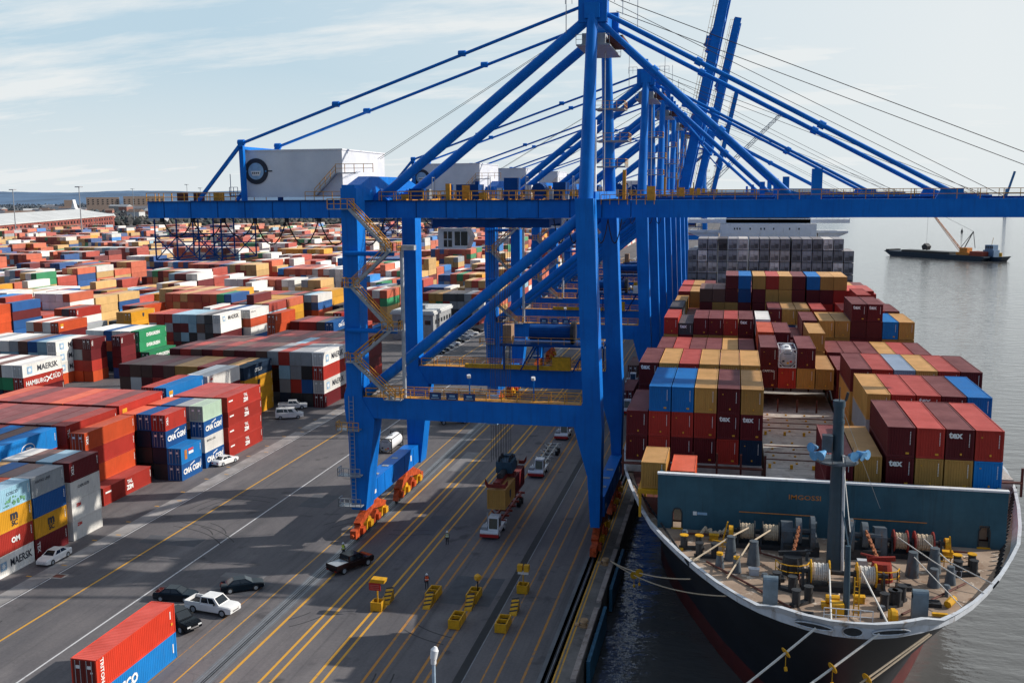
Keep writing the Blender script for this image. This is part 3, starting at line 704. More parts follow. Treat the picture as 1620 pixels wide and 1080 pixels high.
# ------------------------------------------------------------------ ship
ship = thing('container_ship', 'dark hulled container ship moored bow first along the quay', 'ship', (9, 69, -3))
SH = (9, 69, 3)
def S(b): b.v = [(x - 9, y - 69, z + 3) for x, y, z in b.v]; return b
HW = [(0, 70.1), (1.6, 70.2), (3.4, 70.85), (5.1, 71.9), (6.6, 73.1), (8.0, 74.8), (9.7, 77.2), (11.4, 80.2), (13.0, 83.4), (14.6, 87.0), (16.2, 91.0), (17.6, 96.0), (19.0, 102.0), (20.3, 108.5), (21.2, 116.0), (21.4, 124.0), (21.4, 300.0), (20.0, 345.0), (17, 352)]
def outline(k, dy, wmul=None):      # closed half outline list port->bow->starboard
    pts = [(9 - w * k, y + dy) for w, y in HW[::-1]] + [(9 + w * k, y + dy) for w, y in HW[1:]]
    return pts
def ring(z, kfun):
    pts = []
    for w, y in HW[::-1] + [None] + HW[1:]if False else []: pass
    for side, seq in ((-1, HW[::-1]), (1, HW[1:])):
        for w, y in seq:
            ww, yy = kfun(w, y); pts.append((9 + side * ww, yy, z))
    return pts
def fl(f, push):   # flare: near the bow the hull narrows below deck
    def g(w, y):
        t = max(0, min(1, (150 - y) / 80)); return w * (1 - f * t), y + push * t * t
    return g
h = MB(); h.loft([ring(-8, fl(.64, 14)), ring(-1.2, fl(.62, 13)), ring(1.6, fl(.55, 11.6)), ring(5, fl(.43, 8.8)), ring(9, fl(.24, 4.9)), ring(12.85, fl(.055, 1.0))])
S(h).obj('hull', HULLM, ship, True)
h = MB(); h.loft([ring(-8.1, fl(.637, 13.9)), ring(-1.0, fl(.615, 12.85)), ring(-.2, fl(.597, 12.5))]); S(h).obj('boot_topping', BOOT, ship, True)
h = MB(); h.m(BOOT).loft([[(9 + 2.6 * s * math.cos(a), y, -2.6 + 2.6 * s * math.sin(a)) for a in [i * math.pi / 5 for i in range(10)]] for y, s in ((76.5, .12), (77.5, .6), (79.5, .95), (84, 1.1), (90, 1.0))]); S(h).obj('bulbous_bow', None, ship, True)
d = MB(); n = ring(13.0, fl(.05, .8)); d.add(n, [tuple(range(len(n)))]); S(d).obj('deck', DECK, ship)
rm = MB()
def inset(x, y, d=.95):
    w = abs(x - 9); k = max(0, min(1, (125 - y) / 30)); dx, dy = w, (y - 100) * 1.0
    if y > 100: dy = 0
    l = math.hypot(dx, dy) or 1; return (9 + (1 if x >= 9 else -1) * (w - d * k * dx / l), y - d * k * dy / l)
def bulz(w): # bulwark is higher toward the stem, knuckle at about 5 m
    return 14.25 if w < 5.2 else (14.25 - (w - 5.2) * .35 if w < 6.6 else 13.75)
o_, i_ = [], []
for side, seq in ((-1, HW[::-1]), (1, HW[1:])):
    for w, y in seq:
        if y > 125: continue
        o_.append((9 + side * w, y)); i_.append((9 + side * max(0, w - .28), y + (.3 if w < 8 else .12)))
for k in range(len(o_) - 1):
    (a, b_), (c, e) = (o_[k], o_[k + 1]), (i_[k], i_[k + 1])
    za, zb = bulz(abs(a[0] - 9)), bulz(abs(b_[0] - 9))
    la, lb = inset(*a), inset(*b_)
    rm.add([(la[0], la[1], 12.85), (lb[0], lb[1], 12.85), (b_[0], b_[1], zb), (a[0], a[1], za), (c[0], c[1], 13.0), (e[0], e[1], 13.0), (e[0], e[1], zb), (c[0], c[1], za)], [(0, 1, 2, 3), (4, 7, 6, 5), (3, 2, 6, 7)])
S(rm).obj('bulwark', RIM, ship)
for x, y, rx in ((4.0, 73.0, .75), (14.2, 73.1, .75), (9.0, 70.5, .7), (6.4, 70.95, 1.4), (11.6, 70.95, 1.4)):
    fr = MB(); ang = math.atan2(y - 85, x - 9); nx, ny = math.cos(ang), math.sin(ang)
    if abs(x - 9) < 4: nx, ny = (x - 9) * .12, -1; l = math.hypot(nx, ny); nx /= l; ny /= l
    rr = [(x + -ny * rx * math.cos(a) + nx * .12, y + nx * rx * math.cos(a) + ny * .12, 13.5 + (.36 if rx < 1 else .2) * math.sin(a)) for a in [i * math.pi / 8 for i in range(16)]]
    r2 = [(p[0] - nx * .3, p[1] - ny * .3, p[2]) for p in rr]
    fr.loft([r2, rr]); S(fr).obj('fairlead', DARK, ship)
    lip = MB(); lip.path([(p[0] + nx * .02, p[1] + ny * .02, p[2]) for p in rr + rr[:1]], .06, 5); S(lip).obj('fairlead_lip', RIM, ship)
# breakwater
def bw_panel(x0, x1, z0, z1, b): b.box(x0, x1, 91.4, 91.7, z0, z1)
b = MB(); bw_panel(-6.3, -4.85, 13, 18.2, b); bw_panel(-4.85, -4.05, 14.9, 18.2, b); bw_panel(-4.05, 21.9, 13, 18.2, b); bw_panel(21.9, 22.75, 15.1, 18.2, b); bw_panel(22.75, 24.1, 13, 18.2, b)
for s, x in ((1, -6.3), (-1, 24.1)): b.prism([(x, 91.7), (x + s * .3, 91.7), (x + s * .3, 96), (x, 96)], 'z', 13, 17.8)
bwp = S(b).obj('breakwater', TEAL, ship)
b = MB(); b.box(-6.35, 24.15, 91.3, 91.85, 18.2, 18.36); S(b).obj('breakwater_rail', WHITE, ship)
for s in ('IMGOSSI', 'FC'):
    t = link('lettering', textmesh(s, .62, LOGOO, bold=.01, cond=1.25), ship, ((7.0 if len(s) > 3 else 9.75) - 9, 91.38 - 69, 16.7 + 3)); t.rotation_euler = YF
for x0, x1 in ((-4.85, -4.05), (21.9, 22.75)):
    b = MB(); b.box(x0 - .12, x1 + .12, 91.3, 91.39, 12.99, 13.15); S(b).obj('door_sill', YEL, ship)
    b = MB(); b.box(x0 + .03, x1 - .03, 92.2, 92.3, 13.6, 14.8); S(b).obj('door_board', simple('ply_tan', (.4, .27, .19), .8) if 'ply_tan' not in MATS else MATS['ply_tan'], ship)
    b = MB(); b.path([(x0 - .03, 91.36, 13), (x0 - .03, 91.36, 14.6), (x0 + .12, 91.36, 14.95), ((x0 + x1) / 2, 91.36, 15.05), (x1 - .12, 91.36, 14.95), (x1 + .03, 91.36, 14.6), (x1 + .03, 91.36, 13)], .06, 5); S(b).obj('door_frame', DARK, ship)
b = MB(); b.m(LBLUE).box(-2.6, -1.7, 91.36, 91.39, 14.5, 14.75).m(LOGOW).box(-3.0, -2.65, 91.36, 91.39, 14.45, 14.8); S(b).obj('safety_notice', None, ship)
b = MB()
for x0, x1 in ((1.2, 7.6), (11.2, 17.5)): S(MB().tube((x0, 91.2, 15.1), (x1, 91.2, 15.1), .05, 5)).obj('handrail', LOGOO, ship)
# mast
b = MB(); b.tube((8.9, 83.4, 13), (8.8, 83.4, 27), .62, 14, .42); b.tube((8.8, 83.4, 27), (8.8, 83.4, 27.5), .5, 12); b.tube((8.82, 83.4, 25.6), (8.82, 83.4, 25.9), .48, 12)
S(b).obj('foremast', simple('mast_blue_grey', (.035, .065, .09), .4, var=.2, scale=.8), ship, True)
b = MB(); b.tube((9.55, 83.05, 13.2), (9.3, 83.05, 23), .13, 8); S(b).obj('mast_pipe', RIM, ship)
b = MB(); b.tube((8.8, 83.4, 22.4), (8.8, 83.4, 22.55), 1.7, 14); b.m(STEEL)
for a in range(10): b.bar((8.8 + 1.65 * math.cos(a * .628), 83.4 + 1.65 * math.sin(a * .628), 22.5), (8.8 + 1.65 * math.cos(a * .628), 83.4 + 1.65 * math.sin(a * .628), 23.4), .05)
b.box(7.55, 8.35, 82.6, 83.3, 23.3, 24.7); S(b).obj('mast_platform', STEEL, ship)
for i, (dx, dy, ax, az) in enumerate(((-1.9, -.8, -1, -.3), (-2.1, .2, -1, .2), (1.1, -1.3, .5, .1), (1.9, -.9, 1, -.5), (2.3, -.3, 1, .1), (-1.4, -1.4, -.7, -.4))):
    b = MB(); p = Vector((8.8 + dx * .75, 83.4 + dy * .75, 23.2 + .25 * (i % 2))); dv = Vector((ax, -.9, az)).normalized()
    b.tube(p, p + dv * .75, .14, 10, .42); S(b).obj('loudhailer', HORN, ship, True)
b = MB(); b.tube((8.8, 83.4, 27.4), (8.8, 83.4, 28.6), .05, 5); b.tube((8.2, 83.4, 27.5), (8.0, 83.2, 28.3), .07, 5); b.tube((9.3, 83.4, 27.5), (9.45, 83.4, 28.2), .12, 6); S(b).obj('mast_light', DARK, ship)
b = MB(); b.path([(9.2, 83.0, 23), (9.5, 78.5, 18.1)], .035, 4); b.path([(9.2, 83, 26.5), (13.5, 91.2, 16.2)], .02, 4); S(b).obj('mast_stay', ROPEW, ship)
# small forward mast
b = MB(); b.tube((9.0, 74.7, 13), (8.95, 74.7, 18.3), .27, 10, .2); b.bar((9.0, 74.7, 18.2), (8.7, 77, 20.2), .1); b.bar((9.0, 74.7, 17.5), (9.6, 76.8, 19.6), .08); S(b).obj('jack_mast', MATS['mast_blue_grey'], ship, True)
b = MB(); b.box(7.9, 8.8, 74.0, 74.9, 13, 13.9); b.bar((9.5, 74.4, 13), (9.5, 74.4, 16), .09); b.bar((9.85, 74.4, 13), (9.85, 74.4, 16), .09)
for i in range(7): b.bar((9.5, 74.4, 13.4 + i * .38), (9.85, 74.4, 13.4 + i * .38), .05)
S(b).obj('mast_ladder', YEL, ship)
b = MB(); b.box(7.2, 10.6, 71.2, 72.4, 13.0, 13.35); b.rail((7.2, 72.4, 13.3), (10.6, 72.4, 13.3), 1, .8, .05); S(b).obj('stem_platform', RIM, ship)
b = MB(); b.tube((7.6, 75.6, 13.7), (8.6, 75.6, 13.7), .32, 10); b.box(7.3, 8.9, 75.2, 76, 13, 13.35); S(b).obj('deck_hose_reel', YEL, ship)
# winches
def winch(cx, cy, drums, gear, rope, flange, name='mooring_winch', ext=0):
    w = MB(); x0 = min(d_[0] for d_ in drums) - 1.0; x1 = max(d_[1] for d_ in drums) + 1.0
    w.tube((x0, cy, 14.4), (x1, cy, 14.4), .2, 8); w.box(x0 + .2, x1 - .2, cy - .7, cy + .7, 13, 13.45)
    for x in [x0 + .35] + [d_[0] - .2 for d_ in drums] + [x1 - .35]: w.prism([(cy - .75, 13.3), (cy + .75, 13.3), (cy + .22, 14.65), (cy - .22, 14.65)], 'x', x - .08, x + .08)
    o = S(w).obj(name, DARK, ship)
    for a, c in drums:
        b = MB(); b.m(rope)
        k = 8
        for i in range(k): b.tube((a + (c - a) * i / k, cy, 14.4), (a + (c - a) * (i + .82) / k, cy, 14.4), .66 + .05 * (i % 2), 14)
        b.m(flange).tube((a - .1, cy, 14.4), (a, cy, 14.4), .95, 18); b.tube((c, cy, 14.4), (c + .1, cy, 14.4), .95, 18)
        S(b).obj('winch_drum', None, ship)
    if gear is not None:
        b = MB(); b.prism([(cy - 1.0, 13), (cy + 1.0, 13), (cy + .9, 15.3), (cy - .5, 15.6), (cy - 1.0, 14.9)], 'x', gear - .5, gear + .5); S(b).obj('gearbox', STEEL, ship)
winch(2.6, 88.0, [(1.3, 2.5), (3.3, 4.6)], 5.3, ROPE, DARK)
winch(15.5, 88.0, [(14.3, 15.3), (16.0, 17.4)], 13.1, ROPE, simple('flange_red', (.3, .04, .03), .5))
winch(9.2, 79.3, [(6.8, 8.1), (10.3, 11.6)], None, ROPEW, YEL)
b = MB(); b.tube((.3, 87.6, 14.4), (.7, 87.6, 14.4), .55, 12); b.bar((-.3, 87.2, 13.2), (.2, 87.2, 15.4), .12); b.bar((18.9, 87.6, 13.2), (18.7, 87.6, 15.2), .12); b.tube((18.4, 88, 14.4), (18.8, 88, 14.4), .5, 12); S(b).obj('winch_brake', YEL, ship)
for sx in (-1, 1):     # windlasses, chains and hawse covers
    x = 9 + sx * 1.6
    b = MB(); b.tube((x - .18, 87.2, 14.9), (x + .18, 87.2, 14.9), 1.45, 22); b.m(STEEL).tube((x + sx * 1.15 - .25, 87.4, 14.9), (x + sx * 1.15 + .25, 87.4, 14.9), 1.15, 18); b.tube((x, 87.3, 14.9), (x + sx * 2.6, 87.3, 14.9), .28, 8)
    for i in range(6): b.bar((x - sx * .24, 87.2 + .2 * math.cos(i * 1.05), 14.9 + .2 * math.sin(i * 1.05)), (x - sx * .24, 87.2 + 1.35 * math.cos(i * 1.05), 14.9 + 1.35 * math.sin(i * 1.05)), .14, .2)
    S(b).obj('windlass', STEEL, ship)
    b = MB(); b.box(x - .6, x + sx * 2.4 if sx > 0 else x + .6, 86.3, 88.4, 13, 13.9) if sx > 0 else b.box(x - 2.4, x + .6, 86.3, 88.4, 13, 13.9); S(b).obj('windlass_bed', DARK, ship)
    hx = 9 + sx * 3.5; p = Vector((x + sx * 1.15, 86.4, 15.6)); e = Vector((hx, 82.9, 14.0))
    b = MB(); nl = 13
    for i in range(nl):
        a = p.lerp(e, i / nl); c = p.lerp(e, (i + 1.25) / nl)
        b.bar(a, c, .30 if i % 2 else .12, .12 if i % 2 else .30)
    S(b).obj('anchor_chain', CHAIN, ship)
    b = MB(); b.tube((hx, 82.2, 13), (hx, 82.2, 14.5), .95, 14, .75); b.bar((hx - 1.1, 82.6, 14.5), (hx + 1.1, 82.6, 14.7), .3, .35); b.tube((hx - sx * 1.6, 82.7, 14.9), (hx + .2, 82.6, 14.6), .1, 6); S(b).obj('chain_stopper', DARK if sx < 0 else simple('stopper_red', (.25, .03, .02), .5), ship)
    b = MB(); ring_ = [(hx + 1.35 * math.cos(i * .628 + math.pi), 81.9 + 1.2 * math.sin(i * .628 + math.pi)) for i in range(6)]
    for a, c in zip(ring_[:-1], ring_[1:]): b.rail((a[0], a[1], 13), (c[0], c[1], 13), 1.15, .8, .07)
    S(b).obj('guard_rail', YEL, ship)
b = MB()
for i in range(26):
    a = i * .5; r = .3 + .05 * i; b.tube((-2.2 + i * .15, 90 + .5 * math.sin(a), 13.12 + .2 * (i % 3)), (-1.9 + i * .15, 90 + .6 * math.sin(a + 1), 13.2 + .2 * ((i + 1) % 3)), .16, 6)
S(b).obj('coiled_rope', ROPE, ship)
def bitts(x, y, ang, cap, n=2, gap=1.1):
    b = MB(); dx, dy = math.cos(ang), math.sin(ang); b.bar((x - dx * gap, y - dy * gap, 13.12), (x + dx * gap, y + dy * gap, 13.12), .5, .25)
    for s in (-1, 1):
        px, py = x + s * dx * gap * .6, y + s * dy * gap * .6
        b.m(DARK).tube((px, py, 13.1), (px, py, 14.25), .32, 12); b.m(cap).tube((px, py, 14.25), (px, py, 14.33), .38, 12)
    b.mats[0] = DARK; S(b).obj('mooring_bitts', DARK, ship)
for a in ((-2.9, 86.2, .1, YEL), (-1.5, 84.4, .1, DARK), (4.7, 78.4, -.5, DARK), (5.9, 75.8, .75, DARK), (12.4, 76.4, .7, DARK), (13.0, 77.3, .9, DARK), (19.6, 85.9, .35, YEL), (19.4, 84.4, .3, DARK)):
    b = MB(); b.m(DARK); bitts(*a)
for x, y, hh, r, cp in ((.5, 84.3, 1.9, .55, STEEL), (2.4, 83.5, 1.9, .58, STEEL), (-.4, 82.2, 1.15, .42, YEL), (1.0, 81.5, 1.15, .42, YEL), (15.1, 83.4, 1.9, .58, STEEL), (17.0, 84.7, 1.9, .58, STEEL), (16.4, 81.5, 1.3, .5, STEEL), (17.8, 82.3, 1.3, .45, STEEL)):
    b = MB(); b.m(STEEL).tube((x, y, 13), (x, y, 13 + hh), r, 14, r * .62); b.m(cp).tube((x, y, 13 + hh), (x, y, 13.2 + hh), r * .66, 12); S(b).obj('roller_pedestal', STEEL, ship, True)
for x, y in ((3.5, 75.4), (14.2, 74.9)):
    b = MB(); b.box(x - .55, x + .55, y - .35, y + .35, 13, 14.9); b.tube((x - .55, y, 14.9), (x + .55, y, 14.9), .36, 14); S(b).obj('ventilator', simple('vent_grey', (.14, .19, .23), .5) if 'vent_grey' not in MATS else MATS['vent_grey'], ship)
b = MB(); b.tube((11.8, 73.2, 13.7), (12.4, 73.2, 13.7), .5, 12); b.tube((11.95, 73.2, 13.7), (12.25, 73.2, 13.7), .6, 12); S(b).obj('hose_reel', YEL, ship)
b = MB(); b.rail((-1.1, 86.4, 13), (.3, 86, 13), .9, .5, .07); b.rail((17.6, 86.3, 13), (19, 86, 13), .9, .5, .07); S(b).obj('deck_rail', YEL, ship)
S(MB().box(15.2, 16.3, 75.3, 75.6, 13.1, 13.3)).obj('deck_step', YEL, ship); S(MB().tube((16.6, 77.2, 13.3), (17.2, 78, 13.5), .3, 8)).obj('roller_fairlead', YEL, ship); S(MB().box(-4.6, -3.6, 85.5, 85.9, 13.0, 13.2)).obj('deck_step', YEL, ship)
b = MB()
for i in range(26): # frames inside the starboard bulwark
    w, y = 12.5 + i * .33, 82 + i * 1.1
    ww = min(21, w)
    for s in (-1, 1): S(MB().bar((9 + s * (ww - .6), y, 13.05), (9 + s * (ww - .2), y, 13.7), .16)).obj('bulwark_stay', DARK, ship)
rnd = random.Random(17)
spots = [(x, y) for x, y in ((-3.6, 88.5), (-1, 88.9), (.4, 86.2), (5.8, 84.6), (6.9, 85.3), (11.4, 85), (12.6, 84.4), (14, 80.5), (13.6, 79), (18.8, 88.6), (20.4, 88.2), (4.2, 80.4), (3.2, 79.2), (2.4, 81.2), (5.2, 83.6), (15.6, 77.6), (17, 79.6), (10.2, 77), (8.4, 77.6), (6, 73.4), (11.5, 74.4), (18.6, 84.2), (-2.5, 83.2), (12.2, 90.2), (6.4, 90.2))]
for i, (x, y) in enumerate(spots):
    k = i % 4; b = MB()
    if k == 0: b.tube((x, y, 13), (x, y, 13.7), .14, 8); b.tube((x, y, 13.7), (x, y, 13.95), .3, 10, .22)
    elif k == 1: b.box(x - .4, x + .4, y - .25, y + .25, 13, 13.5); b.box(x - .45, x + .45, y - .3, y + .3, 13.5, 13.56)
    elif k == 2:
        for j in range(9): a = j * .7; b.tube((x + .4 * math.cos(a), y + .4 * math.sin(a), 13.07 + .03 * j), (x + .4 * math.cos(a + .7), y + .4 * math.sin(a + .7), 13.1 + .03 * j), .07, 5)
    else: b.box(x - .6, x + .6, y - .45, y + .45, 13, 13.3); b.tube((x - .5, y, 13.4), (x + .5, y, 13.4), .07, 6)
    S(b).obj(('mushroom_vent', 'deck_locker', 'rope_coil', 'access_hatch')[k], (STEEL, YEL if i % 8 == 1 else RIM, ROPE, DARK)[k], ship)
for pts in ([(-4, 89.8, 13.18), (3, 89.9, 13.18), (3, 86, 13.18), (6, 84, 13.18), (6, 79, 13.18)], [(21, 89.6, 13.18), (14, 89.8, 13.18), (12.4, 84, 13.18), (12.4, 78, 13.18)], [(-1.5, 83, 13.15), (2, 78.6, 13.15), (5, 74.6, 13.15)], [(19, 82.4, 13.15), (15.6, 78.2, 13.15), (13, 75, 13.15)]):
    S(MB().path(pts, .09, 6)).obj('deck_pipe', RUST, ship)
# ropes from drums over the deck
b = MB(); rp = [((2.0, 87.4, 14.9), (.1, 84.0, 14.9), (-2.6, 81.0, 13.9)), ((4.0, 87.4, 14.9), (2.0, 83.2, 14.95), (.2, 77.6, 13.9))]
for r_ in rp: b.path(r_, .07, 5)
S(b).obj('deck_rope', ROPE, ship)
b = MB(); b.path([(8.1, 78.7, 14.9), (7.6, 71.0, 13.8)], .07, 5); b.path([(10.5, 78.7, 14.9), (11.6, 71.2, 13.7)], .07, 5); b.path([(14.5, 87.4, 14.9), (16.5, 83, 14.6), (19.5, 78.8, 13.8)], .05, 5); b.path([(16.6, 87.4, 14.9), (17.8, 83, 14.6), (20.6, 81, 13.8)], .05, 5); b.path([(15.1, 83, 14.8), (17.3, 75.7, 13.8)], .04, 5); S(b).obj('white_deck_rope', ROPEW, ship)
# cargo deck, hatch covers, lashing bridges
cd = [(w - 1.1, max(y, 93.5)) for w, y in HW if y > 90 and y <= 300]
b = MB(); b.prism([(9 - w, y) for w, y in cd] + [(9 + w, y) for w, y in cd[::-1]], 'z', 12.2, 13.2); S(b).obj('cargo_deck', RUST, ship)
b = MB()
for k in range(10):
    y = BY[k]
    for x0, x1 in ((-11.2, 3.7), (4.1, 13.9), (14.3, 29.2)):
        if k == 0 and x0 < 0: continue
        b.box(x0 + (4 if k == 0 and x0 > 14 else 0) * 0, min(x1, 24.3) if k == 0 else x1, y - .2, y + 12.5, 13.2, 14.46)
b.box(4.1, 13.9, 107.0, 109.35, 13.2, 14.44); b.box(4.1, 13.9, 122.15, 124.65, 13.2, 14.44); b.box(4.1, 13.9, 137.45, 139.9, 13.2, 14.44)
S(b).obj('hatch_cover', HATCH, ship)
for k in range(11):
    y = BY[k] - 2.0
    if k == 0: continue
    b = MB()
    b.box(-11.5, 3.8, y - .35, y + .35, 14.6, 14.72); b.box(14.2, 29.5, y - .35, y + .35, 14.6, 14.72)
    for x in [-11.3 + i * 2.55 for i in range(17)]:
        if 4 < x < 14 and k < 3: continue
        b.bar((x, y, 13.2), (x, y, 16.2), .22)
    if k > 1: b.bar((-11.4, y, 16.2), (3.6, y, 16.2), .18); b.bar((14.4, y, 16.2), (29.4, y, 16.2), .18)
    S(b).obj('lashing_bridge', RUST, ship)
b = MB(); rnd = random.Random(4)
for k in (1, 2):
    for i in range(5): b.box(4.4 + i * 2.3, 4.7 + i * 2.3, BY[k] - .5, BY[k] - .2, 14.46, 14.9)
    for j in range(4):
        for i in range(4): b.box(5.0 + i * 2.4, 5.25 + i * 2.4, BY[k] + 1.5 + j * 3.1, BY[k] + 1.7 + j * 3.1, 14.46, 14.62)
S(b).obj('lashing_socket', YEL, ship)
b = MB()
for k in (1, 2):
    for j in range(1, 4): S(MB().box(4.2, 13.8, BY[k] + j * 3.05, BY[k] + j * 3.05 + .3, 14.462, 14.52)).obj('hatch_seam', RUST, ship)
b = MB(); b.box(-8.4, -5.3, 94.0, 100.6, 15.4, 15.86); [b.bar((x, y, 13), (x, y, 15.4), .25) for x in (-8.2, -5.5) for y in (94.3, 100.3)]; b.rail((-8.4, 94, 15.2), (-5.3, 94, 15.2), .5, .8, .07); S(b).obj('bow_platform', YEL, ship)
# bridge and accommodation
b = MB(); b.box(-3.5, 21.5, 276, 292, 13, 35.4); b.box(-11.8, 29.6, 277, 283, 33.0, 33.6); b.prism([(-11.8, 33.0), (-4, 33.0), (-4, 29.8)], 'y', 277.5, 282); b.prism([(29.6, 33.0), (22, 33.0), (22, 29.8)], 'y', 277.5, 282)
b.box(-2, 20, 278, 290, 35.4, 38.6); b.box(-12, 30, 278, 282, 35.6, 36.6)
S(b).obj('superstructure', WHITE, ship)
b = MB()
for x in (.3, 1.0, 1.7, 4.4, 7.2, 8.1, 10.5, 14.6, 17.0): b.box(x - .16, x + .16, 275.94, 275.99, 33.9, 34.4)
b.box(-1.8, 19.8, 277.9, 277.98, 36.9, 37.35); S(b).obj('bridge_window', GLASS, ship)
b = MB(); b.tube((-3, 274, 30), (-3, 276, 31), .3, 6); b.rail((-11.8, 277, 36.6), (-2, 277, 36.6), 1, 1.5); b.rail((20, 277, 36.6), (29.8, 277, 36.6), 1, 1.5); S(b).obj('bridge_rail', WHITE, ship)

# mooring ropes and rat guards
def mooring(p, q_, r, mat, label, sag=1.2):
    p = Vector(p); q_ = Vector(q_); pts = []
    for i in range(25):
        t = i / 24; v = p.lerp(q_, t); v.z -= sag * 4 * t * (1 - t); pts.append(v)
    tag(MB().path(pts, r, 6).obj('mooring_rope', mat), label, 'mooring rope', 'mooring ropes of the ship')
    return pts
def ratguard(pts, t, label):
    i = t * 24; k = int(i); p = pts[k].lerp(pts[k + 1], i - k); d = (pts[k + 1] - pts[k]).normalized()
    o = thing('rat_guard', label, 'rat guard', p, 0, 'rat guards on the mooring ropes')
    MB().tube(-d * .03, d * .03, .42, 16).obj('disc', YEL, o)
    b = MB(); b.bar((0, 0, -.3), (0, 0, -1.1), .05); b.tube((0, 0, -1.1), (.05, 0, -1.35), .13, 6); b.obj('cord', YEL, o)
r1 = mooring((6.5, 70.6, 13.45), (-14.2, 58.2, .5), .085, ROPEW, 'white mooring rope from the left bow slot running to the lower quay', .5)
r2 = mooring((10.8, 70.6, 13.45), (-14.2, 54.8, .5), .085, ROPEW, 'white mooring rope from the right bow slot running below the stem', .5)
r3 = mooring((14.6, 73.0, 12.7), (-14.2, 51.6, .5), .07, ROPE, 'upper tan mooring rope from the starboard fairlead', .5)
r4 = mooring((14.75, 73.1, 12.6), (-14.2, 51.2, .5), .07, ROPE, 'lower tan mooring rope from the starboard fairlead', .8)
r5 = mooring((-2.7, 80.2, 12.6), (-13.4, 114.4, .5), .06, ROPE, 'upper dim mooring rope from port bow to the quay bollard', .6)
r6 = mooring((.2, 77.2, 12.6), (-13.4, 114.4, .5), .06, ROPE, 'lower dim mooring rope from port bow to the quay bollard', 1.0)
ratguard(r1, .10, 'yellow rat guard disc on the left white mooring rope'); ratguard(r2, .13, 'yellow rat guard disc on the right white mooring rope'); ratguard(r3, .16, 'upper of two yellow rat guards on the tan ropes below the bow'); ratguard(r4, .25, 'lower of two yellow rat guards on the tan ropes below the bow')
ratguard(r5, .55, 'dim rat guard on the upper port rope nearest the ship'); ratguard(r6, .72, 'dim rat guard on the port ropes nearest the quay')
def bollard(y, label):
    o = thing('quay_bollard', label, 'bollard', (-14.0, y, 0), 0, 'bollards along the quay edge')
    b = MB(); b.tube((0, 0, .004), (0, 0, .12), .55, 14); b.tube((0, 0, .12), (0, 0, .55), .3, 12, .26); b.tube((0, 0, .55), (0, 0, .8), .48, 12, .4); b.obj('post', MATS['bollard_tan'], o, True)
    MB().tube((-.9, .1, .1), (-.5, .0, .14), .22, 8).obj('base_lug', MATS['bollard_tan'], o)
simple('bollard_tan', (.42, .26, .14), .7, var=.4, scale=3)
bollard(96.8, 'tan mooring bollard alone at the near quay edge'); bollard(114.4, 'tan mooring bollard with two dim ropes tied to it')
for y, s in ((57.5, 'bollard holding the white bow ropes, below the picture'), (51.4, 'bollard holding the tan bow ropes, below the picture')): bollard(y, s)
FEND = simple('fender_blue', (.03, .13, .22), .55, var=.35, scale=1.2, dirt=(.03, .05, .06))
for i, y in enumerate((78, 96, 114)):
    o = thing('quay_fender', ('large blue fender panel on the quay wall at the bottom edge', 'blue fender panel on the quay wall beside the lone bollard', 'blue fender panel on the quay wall under the roped bollard')[i], 'fender', (-12.95, y, 0), 0, 'fender panels on the quay wall')
    MB().box(.25, .6, -6.6, 6.6, -2.8, -.15).obj('panel', FEND, o); b = MB(); [b.box(-.05, .25, yy, yy + .8, -2, -.6) for yy in (-5, 0, 4)]; b.obj('rubber_block', BLACK, o)

